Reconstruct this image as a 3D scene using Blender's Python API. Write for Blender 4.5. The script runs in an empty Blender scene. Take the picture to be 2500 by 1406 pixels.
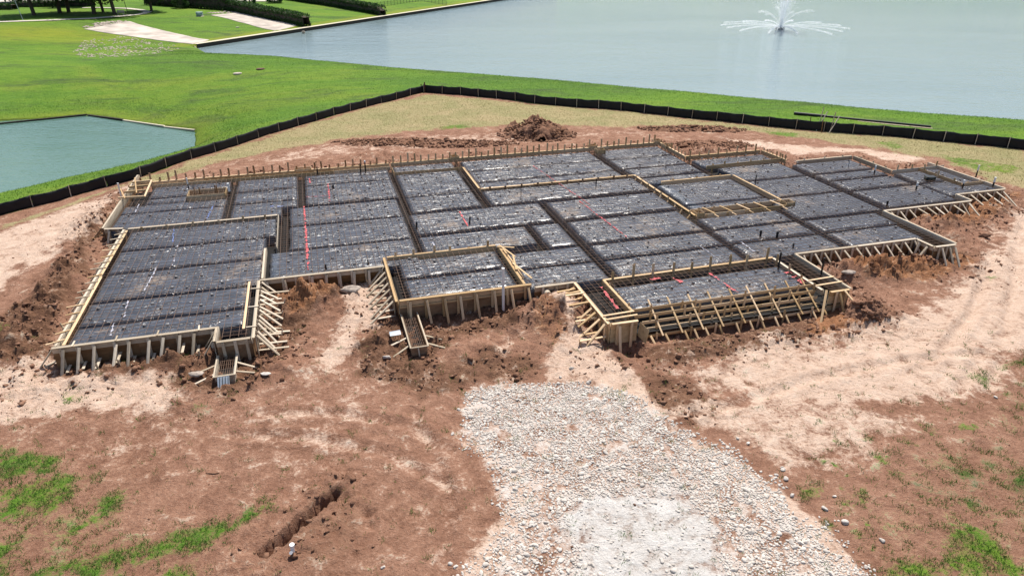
import bpy, bmesh, math, random
import numpy as np
from mathutils import Vector, Matrix

sc = bpy.context.scene
COL = sc.collection
R = math.radians
random.seed(7)
rng = np.random.default_rng(11)

# ------------------------------------------------------------------ camera, sky, sun, exposure
PITCH = 0.46286
FPX = 1685.35           # focal length in photo pixels (2500 wide)
CAMZ = 15.0
cam_d = bpy.data.cameras.new('camera')
cam = bpy.data.objects.new('camera', cam_d)
COL.objects.link(cam)
cam.location = (0, 0, CAMZ)
cam.rotation_euler = (math.pi / 2 - PITCH, 0, 0)
cam_d.sensor_width = 36
cam_d.lens = 36 * FPX / 2500
cam_d.clip_start = 0.5
cam_d.clip_end = 8000
sc.camera = cam

SUN_EL = R(61)
SUN_AZ = math.atan2(0.22, 1.0)        # clockwise from +Y
world = bpy.data.worlds.new('World')
sc.world = world
world.use_nodes = True
wn = world.node_tree.nodes
wl = world.node_tree.links
wn.clear()
sky = wn.new('ShaderNodeTexSky')
sky.sky_type = 'NISHITA'
sky.sun_disc = False
sky.sun_elevation = SUN_EL
sky.sun_rotation = SUN_AZ
sky.air_density = 1.0
sky.dust_density = 2.0
sky.ozone_density = 1.0
bgn = wn.new('ShaderNodeBackground')
bgn.inputs['Strength'].default_value = 0.1
won = wn.new('ShaderNodeOutputWorld')
wl.new(sky.outputs[0], bgn.inputs[0])
wl.new(bgn.outputs[0], won.inputs[0])

sun_d = bpy.data.lights.new('sun', 'SUN')
sun_d.energy = 4.6
sun_d.angle = R(0.53)
sun_d.color = (1.0, 0.95, 0.87)
sun = bpy.data.objects.new('sun', sun_d)
COL.objects.link(sun)
sdir = Vector((math.sin(SUN_AZ) * math.cos(SUN_EL), math.cos(SUN_AZ) * math.cos(SUN_EL), math.sin(SUN_EL)))
sun.rotation_euler = sdir.to_track_quat('Z', 'Y').to_euler()
sun.location = (0, 40, 60)
sc.view_settings.view_transform = 'Standard'
sc.view_settings.look = 'None'
sc.view_settings.exposure = 0.5
sc.view_settings.gamma = 1.0

# ------------------------------------------------------------------ placing helpers
CF = np.array([0, math.cos(PITCH), -math.sin(PITCH)])
CU = np.array([0, math.sin(PITCH), math.cos(PITCH)])


def at(px, py, z=0.0):
    """survey helper: the point at height z that the photo shows at pixel (px, py)"""
    d = CF + np.array([1., 0, 0]) * ((px - 1250) / FPX) - CU * ((py - 703) / FPX)
    t = (z - CAMZ) / d[2]
    return np.array([d[0] * t, d[1] * t, z])


YAW = 0.27726
CY_, SY_ = math.cos(YAW), math.sin(YAW)


def BW(bx, by, z=0.0):
    """building grid (metres) to world"""
    return Vector((bx * CY_ - by * SY_, bx * SY_ + by * CY_, z))


def to_b(x, y):
    return x * CY_ + y * SY_, -x * SY_ + y * CY_


# ------------------------------------------------------------------ numpy noise
_perm = rng.permutation(512)
_gx = np.cos(np.arange(512) * 2.399963)
_gy = np.sin(np.arange(512) * 2.399963)


def perlin(x, y):
    xi = np.floor(x).astype(int)
    yi = np.floor(y).astype(int)
    xf = x - xi
    yf = y - yi
    u = xf * xf * xf * (xf * (xf * 6 - 15) + 10)
    v = yf * yf * yf * (yf * (yf * 6 - 15) + 10)

    def g(ix, iy, dx, dy):
        h = _perm[(_perm[ix & 511] + iy) & 511]
        return _gx[h] * dx + _gy[h] * dy
    a = g(xi, yi, xf, yf)
    b = g(xi + 1, yi, xf - 1, yf)
    c = g(xi, yi + 1, xf, yf - 1)
    d = g(xi + 1, yi + 1, xf - 1, yf - 1)
    return (a + (b - a) * u) + ((c + (d - c) * u) - (a + (b - a) * u)) * v


def fbm(x, y, s, octv=4, gain=.5, off=0.0):
    out = 0
    amp = 1
    f = 1 / s
    for i in range(octv):
        out = out + amp * perlin(x * f + off + 17.3 * i, y * f - off + 9.1 * i)
        amp *= gain
        f *= 2.03
    return out


def smooth(a, b, v):
    t = np.clip((v - a) / (b - a), 0, 1)
    return t * t * (3 - 2 * t)


def seg_dist(X, Y, a, b):
    ax, ay = a[0], a[1]
    dx, dy = b[0] - ax, b[1] - ay
    L = dx * dx + dy * dy + 1e-12
    t = np.clip(((X - ax) * dx + (Y - ay) * dy) / L, 0, 1)
    return np.hypot(X - ax - t * dx, Y - ay - t * dy)


def poly_sd(X, Y, poly):
    """signed distance, positive inside"""
    d = np.full(X.shape, 1e9)
    ins = np.zeros(X.shape, bool)
    n = len(poly)
    for i in range(n):
        a = poly[i]
        b = poly[(i + 1) % n]
        d = np.minimum(d, seg_dist(X, Y, a, b))
        c = ((a[1] > Y) != (b[1] > Y)) & (X < (b[0] - a[0]) * (Y - a[1]) / (b[1] - a[1] + 1e-12) + a[0])
        ins ^= c
    return np.where(ins, d, -d)


def line_dist(X, Y, pts):
    d = np.full(X.shape, 1e9)
    for a, b in zip(pts[:-1], pts[1:]):
        d = np.minimum(d, seg_dist(X, Y, a, b))
    return d


def line_par(X, Y, pts):
    a, b = np.array(pts[0]), np.array(pts[-1])
    d = (b - a) / np.linalg.norm(b - a)
    return (X - a[0]) * d[0] + (Y - a[1]) * d[1]


def pxpoly(pts, z=0.0):
    return [at(x, y, z)[:2] for x, y in pts]


# ------------------------------------------------------------------ materials
def mat_new(name):
    m = bpy.data.materials.new(name)
    m.use_nodes = True
    nt = m.node_tree
    nt.nodes.clear()
    out = nt.nodes.new('ShaderNodeOutputMaterial')
    bs = nt.nodes.new('ShaderNodeBsdfPrincipled')
    nt.links.new(bs.outputs[0], out.inputs[0])
    return m, nt, bs


def N(nt, typ, **kw):
    n = nt.nodes.new(typ)
    for k, v in kw.items():
        if k in n.inputs.keys() if hasattr(n.inputs, 'keys') else False:
            n.inputs[k].default_value = v
        else:
            setattr(n, k, v)
    return n


def noise(nt, scale, detail=4, rough=.55, coord='Object', vec=None, dist=0.0):
    n = nt.nodes.new('ShaderNodeTexNoise')
    n.inputs['Scale'].default_value = scale
    n.inputs['Detail'].default_value = detail
    n.inputs['Roughness'].default_value = rough
    n.inputs['Distortion'].default_value = dist
    if vec is None:
        tc = nt.nodes.new('ShaderNodeTexCoord')
        vec = tc.outputs[coord]
    nt.links.new(vec, n.inputs['Vector'])
    return n


def ramp(nt, fac, stops):
    r = nt.nodes.new('ShaderNodeValToRGB')
    el = r.color_ramp.elements
    while len(el) < len(stops):
        el.new(.5)
    for e, (p, c) in zip(el, stops):
        e.position = p
        e.color = (*c, 1) if len(c) == 3 else c
    nt.links.new(fac, r.inputs[0])
    return r


def mix(nt, fac, a, b, mode='MIX'):
    m = nt.nodes.new('ShaderNodeMix')
    m.data_type = 'RGBA'
    m.blend_type = mode
    for sock, v in ((m.inputs[0], fac), (m.inputs[6], a), (m.inputs[7], b)):
        if isinstance(v, (int, float)):
            sock.default_value = v
        elif isinstance(v, tuple):
            sock.default_value = (*v, 1) if len(v) == 3 else v
        else:
            nt.links.new(v, sock)
    return m.outputs[2]


def math_n(nt, op, a, b=None, c=None, clamp=False):
    m = nt.nodes.new('ShaderNodeMath')
    m.operation = op
    m.use_clamp = clamp
    for i, v in enumerate((a, b, c)):
        if v is None:
            continue
        if isinstance(v, (int, float)):
            m.inputs[i].default_value = v
        else:
            nt.links.new(v, m.inputs[i])
    return m.outputs[0]


def bump(nt, h, strength, dist, bs, prev=None):
    b = nt.nodes.new('ShaderNodeBump')
    b.inputs['Strength'].default_value = strength
    b.inputs['Distance'].default_value = dist
    nt.links.new(h, b.inputs['Height'])
    if prev is not None:
        nt.links.new(prev, b.inputs['Normal'])
    if bs is not None:
        nt.links.new(b.outputs[0], bs.inputs['Normal'])
    return b.outputs[0]


def sstep(nt, v, lo, hi):
    m = nt.nodes.new('ShaderNodeMapRange')
    m.interpolation_type = 'SMOOTHSTEP'
    m.inputs[1].default_value = lo
    m.inputs[2].default_value = hi
    nt.links.new(v, m.inputs[0])
    return m.outputs[0]


def simple(name, col, rough=.7, var=.25, scale=6.0, metallic=0.0, spec=.3):
    m, nt, bs = mat_new(name)
    n = noise(nt, scale, 4)
    lo = tuple(c * (1 - var) for c in col)
    hi = tuple(min(1, c * (1 + var)) for c in col)
    r = ramp(nt, n.outputs['Fac'], [(.3, lo), (.7, hi)])
    nt.links.new(r.outputs[0], bs.inputs['Base Color'])
    bs.inputs['Roughness'].default_value = rough
    bs.inputs['Metallic'].default_value = metallic
    bs.inputs['Specular IOR Level'].default_value = spec
    return m


def lumber(name, c0, c1, c2, rough=.75):
    """sawn timber; unit-cube pieces stretch the noise along the board, which gives the grain"""
    m, nt, bs = mat_new(name)
    tc = nt.nodes.new('ShaderNodeTexCoord')
    oi = nt.nodes.new('ShaderNodeObjectInfo')
    mp = nt.nodes.new('ShaderNodeMapping')
    nt.links.new(tc.outputs['Object'], mp.inputs[0])
    cmb = nt.nodes.new('ShaderNodeCombineXYZ')
    r50 = math_n(nt, 'MULTIPLY', oi.outputs['Random'], 50)
    for i in range(3):
        nt.links.new(r50, cmb.inputs[i])
    nt.links.new(cmb.outputs[0], mp.inputs['Location'])
    n = noise(nt, 5, 5, .6, vec=mp.outputs[0])
    n2 = noise(nt, 1.7, 3, .6, vec=mp.outputs[0])
    col = ramp(nt, n.outputs['Fac'], [(.28, c0), (.5, c1), (.75, c2)])
    dk = mix(nt, sstep(nt, n2.outputs['Fac'], .55, .75), col.outputs[0], tuple(c * .72 for c in c0))
    hsv = nt.nodes.new('ShaderNodeHueSaturation')
    nt.links.new(dk, hsv.inputs['Color'])
    nt.links.new(math_n(nt, 'MULTIPLY_ADD', oi.outputs['Random'], .5, .72), hsv.inputs['Value'])
    nt.links.new(math_n(nt, 'MULTIPLY_ADD', oi.outputs['Random'], -.25, 1.1), hsv.inputs['Saturation'])
    nt.links.new(hsv.outputs[0], bs.inputs['Base Color'])
    bs.inputs['Roughness'].default_value = rough
    bs.inputs['Specular IOR Level'].default_value = .25
    bump(nt, n.outputs['Fac'], .25, .02, bs)
    return m


M = {}
M['new'] = lumber('lumber_fresh', (.43, .275, .138), (.58, .395, .213), (.69, .51, .31))
M['old'] = lumber('lumber_weathered', (.36, .285, .20), (.51, .42, .31), (.62, .53, .42))
M['ply'] = lumber('plywood', (.165, .09, .042), (.24, .135, .066), (.32, .20, .105))
M['plynew'] = lumber('plywood_fresh', (.36, .23, .10), (.47, .32, .15), (.55, .39, .20))
M['stain'] = lumber('lumber_reddish', (.25, .14, .07), (.36, .215, .115), (.45, .29, .17))
M['dark'] = lumber('lumber_stained', (.16, .085, .04), (.25, .14, .07), (.33, .20, .11))
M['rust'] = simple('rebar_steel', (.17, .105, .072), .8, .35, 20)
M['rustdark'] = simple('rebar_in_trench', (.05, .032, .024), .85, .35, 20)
M['white'] = simple('white_pvc', (.75, .75, .74), .35, .06, 3)
M['blackpipe'] = simple('black_abs', (.012, .012, .014), .4, .3, 3)
M['dobie'] = simple('spacer_concrete', (.20, .20, .205), .8, .4, 1.2)
M['conc'] = simple('concrete', (.43, .375, .32), .9, .32, .35)
M['concedge'] = simple('concrete_edge', (.56, .50, .38), .9, .15, .5)
M['bulk'] = simple('bulkhead_timber', (.045, .038, .03), .9, .4, .6)
M['galv'] = simple('galvanised', (.42, .46, .50), .45, .1, 8, .6)
M['box'] = simple('utility_green', (.28, .38, .36), .6, .1, 2)
M['bark'] = simple('bark', (.085, .065, .05), .95, .4, 3)
M['iron'] = simple('iron', (.02, .025, .02), .6, .2, 3)
M['rustcover'] = simple('rusty_cover', (.11, .055, .04), .85, .3, 6)
M['redtape'] = simple('red_marking', (.55, .10, .11), .7, .3, 9)
M['bluetape'] = simple('blue_marking', (.14, .2, .42), .7, .3, 9)
M['whitetape'] = simple('white_marking', (.42, .42, .48), .7, .3, 9)
M['orange'] = simple('orange_marking', (.75, .2, .05), .7, .2, 9)
M['path'] = simple('path_concrete', (.50, .46, .38), .9, .12, .3)
M['road'] = simple('road_concrete', (.46, .42, .36), .9, .12, .2)

# soil / lawn sheet ---------------------------------------------------
def cn(nt, n, lo=.34, hi=.66):
    """noise stretched to the full 0..1 range"""
    m = nt.nodes.new('ShaderNodeMapRange')
    m.inputs[1].default_value = lo
    m.inputs[2].default_value = hi
    nt.links.new(n.outputs['Fac'], m.inputs[0])
    return m.outputs[0]


def ground_material():
    m, nt, bs = mat_new('site_soil_and_lawn')
    a = nt.nodes.new('ShaderNodeAttribute')
    a.attribute_name = 'mask'
    sep = nt.nodes.new('ShaderNodeSeparateColor')
    nt.links.new(a.outputs['Color'], sep.inputs[0])
    a2 = nt.nodes.new('ShaderNodeAttribute')
    a2.attribute_name = 'mask2'
    sep2 = nt.nodes.new('ShaderNodeSeparateColor')
    nt.links.new(a2.outputs['Color'], sep2.inputs[0])
    geo = nt.nodes.new('ShaderNodeNewGeometry')
    P = geo.outputs['Position']
    nb = cn(nt, noise(nt, .3, 6, .6, vec=P, dist=.6))
    nm = cn(nt, noise(nt, 1.3, 7, .68, vec=P, dist=.5))
    nn = noise(nt, 7, 6, .75, vec=P)
    nf = cn(nt, nn, .3, .7)
    ns = cn(nt, noise(nt, 26, 3, .7, vec=P), .3, .7)
    mixn = math_n(nt, 'ADD', math_n(nt, 'MULTIPLY', nm, .5), math_n(nt, 'MULTIPLY', nf, .5))

    def edge(mask, lo, hi, am=.5, af=.5):
        e = math_n(nt, 'ADD', mask, math_n(nt, 'MULTIPLY_ADD', nm, am, -am / 2))
        e = math_n(nt, 'ADD', e, math_n(nt, 'MULTIPLY_ADD', nf, af, -af / 2))
        return sstep(nt, e, lo, hi)
    clay = ramp(nt, mixn, [(.08, (.118, .054, .032)), (.38, (.207, .104, .065)), (.62, (.29, .157, .102)), (.92, (.43, .268, .182))])
    c = mix(nt, math_n(nt, 'MULTIPLY', nb, .35), clay.outputs[0], (.36, .20, .137))
    c = mix(nt, math_n(nt, 'MULTIPLY', sstep(nt, ns, .72, 1.0), .55), c, (.50, .37, .285))
    c = mix(nt, math_n(nt, 'MULTIPLY', sstep(nt, ns, .24, .0), .6), c, (.085, .045, .03))
    damp = ramp(nt, mixn, [(.1, (.070, .036, .023)), (.45, (.15, .078, .047)), (.9, (.29, .165, .105))])
    c = mix(nt, edge(sep.outputs[2], .25, .85), c, damp.outputs[0])
    orng = ramp(nt, mixn, [(.1, (.16, .07, .034)), (.5, (.285, .135, .068)), (.9, (.42, .235, .135))])
    c = mix(nt, edge(sep2.outputs[0], .3, .9), c, orng.outputs[0])
    sand = ramp(nt, mixn, [(.05, (.34, .215, .15)), (.4, (.52, .37, .28)), (.75, (.61, .455, .355)), (.95, (.68, .535, .425))])
    sandc = mix(nt, math_n(nt, 'MULTIPLY', sstep(nt, ns, .22, .0), .5), sand.outputs[0], (.25, .15, .10))
    c = mix(nt, edge(sep.outputs[1], .18, .92, .75, .6), c, sandc)
    dust = ramp(nt, mixn, [(.05, (.40, .355, .31)), (.4, (.52, .485, .45)), (.85, (.64, .615, .585))])
    c = mix(nt, edge(sep2.outputs[1], .2, .95, .7, .4), c, dust.outputs[0])
    dry = ramp(nt, nf, [(.1, (.17, .135, .062)), (.5, (.305, .25, .125)), (.9, (.44, .37, .215))])
    dry2 = ramp(nt, nb, [(.1, (.37, .29, .16)), (.9, (.20, .215, .085))])
    dryc = mix(nt, .45, dry.outputs[0], dry2.outputs[0])
    c = mix(nt, edge(sep2.outputs[2], .25, .8, .7, .4), c, dryc)
    mp = nt.nodes.new('ShaderNodeMapping')
    nt.links.new(P, mp.inputs[0])
    mp.inputs['Scale'].default_value = (.5, 1.2, 1)
    ng1 = cn(nt, noise(nt, .055, 7, .62, vec=mp.outputs[0], dist=.8), .36, .64)
    ng2 = cn(nt, noise(nt, .6, 7, .72, vec=mp.outputs[0], dist=.4))
    n3 = noise(nt, 3.2, 5, .8, vec=mp.outputs[0])
    ng3 = cn(nt, n3, .3, .7)
    g1 = ramp(nt, ng1, [(.05, (.038, .105, .015)), (.35, (.075, .165, .017)), (.65, (.125, .215, .02)), (.95, (.205, .235, .032))])
    g2 = ramp(nt, ng2, [(.05, (.045, .115, .02)), (.5, (.10, .195, .02)), (.95, (.165, .25, .035))])
    g3 = ramp(nt, ng3, [(.05, (.035, .085, .014)), (.5, (.105, .20, .022)), (.95, (.19, .28, .045))])
    gc = mix(nt, .38, mix(nt, .4, g1.outputs[0], g2.outputs[0]), g3.outputs[0])
    ng4 = cn(nt, noise(nt, .16, 7, .75, vec=mp.outputs[0], dist=.8), .4, .7)
    gc = mix(nt, math_n(nt, 'MULTIPLY', sstep(nt, ng4, .25, .95), 1.0), gc, (.062, .098, .030))
    gy = mix(nt, math_n(nt, 'MULTIPLY', a2.outputs['Alpha'], math_n(nt, 'MULTIPLY_ADD', ng2, .5, .4)), gc, (.23, .245, .022))
    c = mix(nt, edge(sep.outputs[0], .3, .75, .5, .5), c, gy)
    nt.links.new(c, bs.inputs['Base Color'])
    bs.inputs['Roughness'].default_value = .95
    bs.inputs['Specular IOR Level'].default_value = .12
    h = math_n(nt, 'ADD', math_n(nt, 'MULTIPLY', nf, .5), nm)
    h = math_n(nt, 'ADD', h, math_n(nt, 'MULTIPLY', ns, .18))
    b1 = bump(nt, h, .75, .10, None)
    bump(nt, ng3, .3, .2, bs, b1)
    return m


M['ground'] = ground_material()


def water_material(name, c0, c1, wave, rough=.08):
    m, nt, bs = mat_new(name)
    geo = nt.nodes.new('ShaderNodeNewGeometry')
    mp = nt.nodes.new('ShaderNodeMapping')
    nt.links.new(geo.outputs['Position'], mp.inputs[0])
    mp.inputs['Scale'].default_value = (.6, 1.2, 1)
    mp.inputs['Rotation'].default_value = (0, 0, .3)
    nb = noise(nt, .02, 4, .5, vec=mp.outputs[0], dist=.5)
    nw = noise(nt, 1.6, 4, .6, vec=mp.outputs[0])
    nw2 = noise(nt, .25, 3, .5, vec=mp.outputs[0])
    r = ramp(nt, nb.outputs['Fac'], [(.35, c0), (.65, c1)])
    nt.links.new(r.outputs[0], bs.inputs['Base Color'])
    bs.inputs['Roughness'].default_value = rough
    bs.inputs['IOR'].default_value = 1.33
    b1 = bump(nt, nw.outputs['Fac'], wave, .35, None)
    bump(nt, nw2.outputs['Fac'], wave * .5, .9, bs, b1)
    return m


M['lake'] = water_material('lake_water', (.16, .225, .24), (.20, .265, .275), .3)
M['pond'] = water_material('pond_water', (.085, .16, .128), (.115, .19, .155), .3)


def plastic_material():
    m, nt, bs = mat_new('black_vapour_barrier')
    geo = nt.nodes.new('ShaderNodeNewGeometry')
    mp = nt.nodes.new('ShaderNodeMapping')
    nt.links.new(geo.outputs['Position'], mp.inputs[0])
    mp.inputs['Rotation'].default_value = (0, 0, -YAW)
    mp2 = nt.nodes.new('ShaderNodeMapping')
    nt.links.new(mp.outputs[0], mp2.inputs[0])
    mp2.inputs['Scale'].default_value = (.28, 1.35, 1)
    nwr = cn(nt, noise(nt, 1.5, 4, .55, vec=mp2.outputs[0], dist=1.2))
    nfi = cn(nt, noise(nt, 5, 2, .5, vec=mp2.outputs[0], dist=.6))
    nd = cn(nt, noise(nt, .4, 6, .65, vec=mp.outputs[0]))
    nd2 = cn(nt, noise(nt, 5, 5, .7, vec=mp.outputs[0]))
    base = ramp(nt, nfi, [(.1, (.036, .042, .055)), (.9, (.074, .083, .104))])
    f_d = sstep(nt, math_n(nt, 'ADD', math_n(nt, 'MULTIPLY', nd, .8), math_n(nt, 'MULTIPLY', nd2, .4)), .76, 1.2)
    dusty = mix(nt, math_n(nt, 'MULTIPLY', f_d, .75), base.outputs[0], (.25, .18, .125))
    nt.links.new(dusty, bs.inputs['Base Color'])
    nt.links.new(math_n(nt, 'MULTIPLY_ADD', f_d, .4, .29), bs.inputs['Roughness'])
    bs.inputs['Specular IOR Level'].default_value = .6
    ridge = math_n(nt, 'SUBTRACT', 1.0, math_n(nt, 'ABSOLUTE', math_n(nt, 'MULTIPLY_ADD', nwr, 2.0, -1.0)))
    ridge = math_n(nt, 'POWER', ridge, 4.0)
    b1 = bump(nt, ridge, .6, .07, None)
    bump(nt, nfi, .22, .02, bs, b1)
    return m


M['plastic'] = plastic_material()
M['liner'] = simple('trench_liner', (.008, .007, .007), .7, .5, 1.5, spec=.15)
M['fabric'] = simple('silt_fabric', (.010, .010, .012), .6, .35, 1.2)


def stone_material():
    m, nt, bs = mat_new('limestone')
    oi = nt.nodes.new('ShaderNodeObjectInfo')
    geo = nt.nodes.new('ShaderNodeNewGeometry')
    n = noise(nt, 14, 5, .6, vec=geo.outputs['Position'])
    n2 = noise(nt, 3.4, 2, .5, vec=geo.outputs['Position'])
    c = ramp(nt, n2.outputs['Fac'], [(.3, (.36, .315, .27)), (.5, (.51, .46, .41)), (.7, (.62, .565, .50))])
    c = mix(nt, .35, c.outputs[0], ramp(nt, n.outputs['Fac'], [(.3, (.33, .29, .25)), (.7, (.67, .63, .585))]).outputs[0])
    nt.links.new(c, bs.inputs['Base Color'])
    bs.inputs['Roughness'].default_value = .9
    bs.inputs['Specular IOR Level'].default_value = .2
    bump(nt, n.outputs['Fac'], .4, .02, bs)
    return m


M['stone'] = stone_material()
M['dirtystone'] = simple('soiled_rock', (.36, .30, .25), .92, .45, 5)


def leaf_material(name, c0, c1, c2, sub=.0):
    m, nt, bs = mat_new(name)
    geo = nt.nodes.new('ShaderNodeNewGeometry')
    n = noise(nt, 2.2, 4, .6, vec=geo.outputs['Position'])
    r = ramp(nt, n.outputs['Fac'], [(.3, c0), (.5, c1), (.72, c2)])
    nt.links.new(r.outputs[0], bs.inputs['Base Color'])
    bs.inputs['Roughness'].default_value = .65
    bs.inputs['Specular IOR Level'].default_value = .25
    tr = nt.nodes.new('ShaderNodeBsdfTranslucent')
    nt.links.new(r.outputs[0], tr.inputs[0])
    ms = nt.nodes.new('ShaderNodeMixShader')
    ms.inputs[0].default_value = .3
    nt.links.new(bs.outputs[0], ms.inputs[1])
    nt.links.new(tr.outputs[0], ms.inputs[2])
    out = [x for x in nt.nodes if x.type == 'OUTPUT_MATERIAL'][0]
    nt.links.new(ms.outputs[0], out.inputs[0])
    return m


M['leaf'] = leaf_material('tree_leaves', (.025, .055, .015), (.045, .085, .022), (.07, .115, .03))
M['hedge'] = leaf_material('hedge_leaves', (.018, .05, .014), (.035, .085, .018), (.06, .12, .025))
M['blade'] = leaf_material('grass_blades', (.06, .14, .018), (.10, .205, .022), (.155, .265, .038))
M['weed'] = leaf_material('weed_blades', (.05, .11, .02), (.082, .165, .026), (.125, .22, .04))
M['straw'] = leaf_material('dry_blades', (.20, .17, .07), (.30, .26, .11), (.38, .33, .16))


def soil_clod_material():
    m, nt, bs = mat_new('clod_soil')
    geo = nt.nodes.new('ShaderNodeNewGeometry')
    n = noise(nt, 7, 5, .7, vec=geo.outputs['Position'])
    nb = noise(nt, .5, 3, .5, vec=geo.outputs['Position'])
    a = ramp(nt, n.outputs['Fac'], [(.25, (.09, .045, .028)), (.5, (.18, .095, .06)), (.8, (.31, .18, .12))])
    b = ramp(nt, n.outputs['Fac'], [(.25, (.12, .062, .04)), (.5, (.225, .122, .08)), (.8, (.36, .22, .15))])
    c = mix(nt, sstep(nt, nb.outputs['Fac'], .4, .65), a.outputs[0], b.outputs[0])
    nt.links.new(c, bs.inputs['Base Color'])
    bs.inputs['Roughness'].default_value = .97
    bs.inputs['Specular IOR Level'].default_value = .1
    bump(nt, n.outputs['Fac'], .6, .06, bs)
    return m


M['clod'] = soil_clod_material()


def spray_material():
    m, nt, bs = mat_new('water_spray')
    bs.inputs['Base Color'].default_value = (.97, .98, 1, 1)
    bs.inputs['Roughness'].default_value = .5
    tr = nt.nodes.new('ShaderNodeBsdfTranslucent')
    tr.inputs[0].default_value = (1, 1, 1, 1)
    ms = nt.nodes.new('ShaderNodeMixShader')
    ms.inputs[0].default_value = .55
    nt.links.new(bs.outputs[0], ms.inputs[1])
    nt.links.new(tr.outputs[0], ms.inputs[2])
    out = [x for x in nt.nodes if x.type == 'OUTPUT_MATERIAL'][0]
    nt.links.new(ms.outputs[0], out.inputs[0])
    return m


M['spray'] = spray_material()

# ------------------------------------------------------------------ object helpers
def tag(o, label=None, cat=None, group=None, kind=None):
    if label: o['label'] = label
    if cat: o['category'] = cat
    if group: o['group'] = group
    if kind: o['kind'] = kind
    return o


def thing(name, loc, label, cat, group=None):
    o = bpy.data.objects.new(name, None)
    COL.objects.link(o)
    o.location = loc
    o.empty_display_size = .2
    return tag(o, label, cat, group)


def mesh_np(name, verts, faces, mat=None, smoothed=False):
    verts = np.asarray(verts, dtype=np.float32)
    faces = np.asarray(faces, dtype=np.int32)
    me = bpy.data.meshes.new(name)
    k = faces.shape[1]
    me.vertices.add(len(verts))
    me.vertices.foreach_set('co', verts.ravel())
    me.loops.add(faces.size)
    me.loops.foreach_set('vertex_index', faces.ravel())
    me.polygons.add(len(faces))
    me.polygons.foreach_set('loop_start', np.arange(0, faces.size, k, dtype=np.int32))
    me.polygons.foreach_set('loop_total', np.full(len(faces), k, dtype=np.int32))
    if smoothed:
        me.polygons.foreach_set('use_smooth', np.ones(len(faces), dtype=bool))
    me.update(calc_edges=True)
    if mat: me.materials.append(mat)
    return me


def add(name, me, parent=None, M4=None, loc=None):
    o = bpy.data.objects.new(name, me)
    COL.objects.link(o)
    if parent is not None:
        o.parent = parent
        base = root_loc(parent)
        if M4 is not None:
            o.matrix_basis = Matrix.Translation(-base) @ M4
        else:
            o.location = Vector(loc if loc is not None else (0, 0, 0)) - base
    elif M4 is not None:
        o.matrix_basis = M4
    elif loc is not None:
        o.location = loc
    return o


def root_loc(o):
    v = Vector((0, 0, 0))
    while o is not None:
        v = v + o.location
        o = o.parent
    return v


CUBE_V = [(x, y, z) for x in (-.5, .5) for y in (-.5, .5) for z in (-.5, .5)]
CUBE_F = [(0, 1, 3, 2), (4, 6, 7, 5), (0, 4, 5, 1), (2, 3, 7, 6), (0, 2, 6, 4), (1, 5, 7, 3)]
_cubes = {}


def cube(mat):
    if mat not in _cubes:
        _cubes[mat] = mesh_np('timber_' + mat, CUBE_V, CUBE_F, M[mat])
    return _cubes[mat]


def frame(p0, p1, up, a, b):
    """matrix of a unit cube stretched from p0 to p1, a wide across, b thick along up"""
    p0 = Vector(p0)
    p1 = Vector(p1)
    x = p1 - p0
    L = x.length
    x = x / L
    u = Vector(up)
    y = u.cross(x)
    if y.length < 1e-4:
        y = Vector((1, 0, 0)).cross(x)
    y.normalize()
    z = x.cross(y)
    m = Matrix((x * L, y * a, z * b)).transposed().to_4x4()
    m.translation = (p0 + p1) / 2
    return m


def timber(name, p0, p1, wide, thick, mat, parent, up=(0, 0, 1)):
    return add(name, cube(mat), parent, frame(p0, p1, up, wide, thick))


def cyl_mesh(name, mat, n=10, cap=True):
    a = np.arange(n) * 2 * np.pi / n
    v = [(math.cos(t) * .5, math.sin(t) * .5, z) for z in (0, 1) for t in a]
    bm = bmesh.new()
    vs = [bm.verts.new(p) for p in v]
    for i in range(n):
        bm.faces.new((vs[i], vs[(i + 1) % n], vs[n + (i + 1) % n], vs[n + i]))
    bm.faces.new(vs[:n][::-1])
    bm.faces.new(vs[n:])
    me = bpy.data.meshes.new(name)
    bm.to_mesh(me)
    bm.free()
    me.materials.append(mat)
    return me


_cyl = {}


def rod(name, p0, p1, dia, mat, parent=None, n=8):
    key = (mat, n)
    if key not in _cyl:
        _cyl[key] = cyl_mesh('round_' + mat, M[mat], n)
    p0 = Vector(p0)
    p1 = Vector(p1)
    d = p1 - p0
    q = d.to_track_quat('Z', 'Y').to_matrix()
    m = (q @ Matrix.Diagonal((dia, dia, d.length))).to_4x4()
    m.translation = p0
    return add(name, _cyl[key], parent, m)


def ico(sub=1):
    bm = bmesh.new()
    bmesh.ops.create_icosphere(bm, subdivisions=sub, radius=1)
    bm.verts.ensure_lookup_table()
    v = np.array([x.co[:] for x in bm.verts])
    f = np.array([[q.index for q in p.verts] for p in bm.faces])
    bm.free()
    return v, f


ICO1 = ico(1)
ICO2 = ico(2)
ICO3 = ico(3)


def rock_variant(seed, sub=ICO2, amp=.28, flat=.6, angular=True):
    r = np.random.default_rng(seed)
    v = sub[0].copy()
    for _ in range(7 if angular else 0):
        n = r.normal(size=3)
        n /= np.linalg.norm(n)
        d = r.uniform(.55, .92)
        s = v @ n
        v = v - np.where(s > d, s - d, 0)[:, None] * n
    v = v * (1 + r.normal(size=(len(v), 1)) * amp * .25)
    v = v * np.array([1, r.uniform(.6, .95), flat * r.uniform(.75, 1.2)])
    return v


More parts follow.
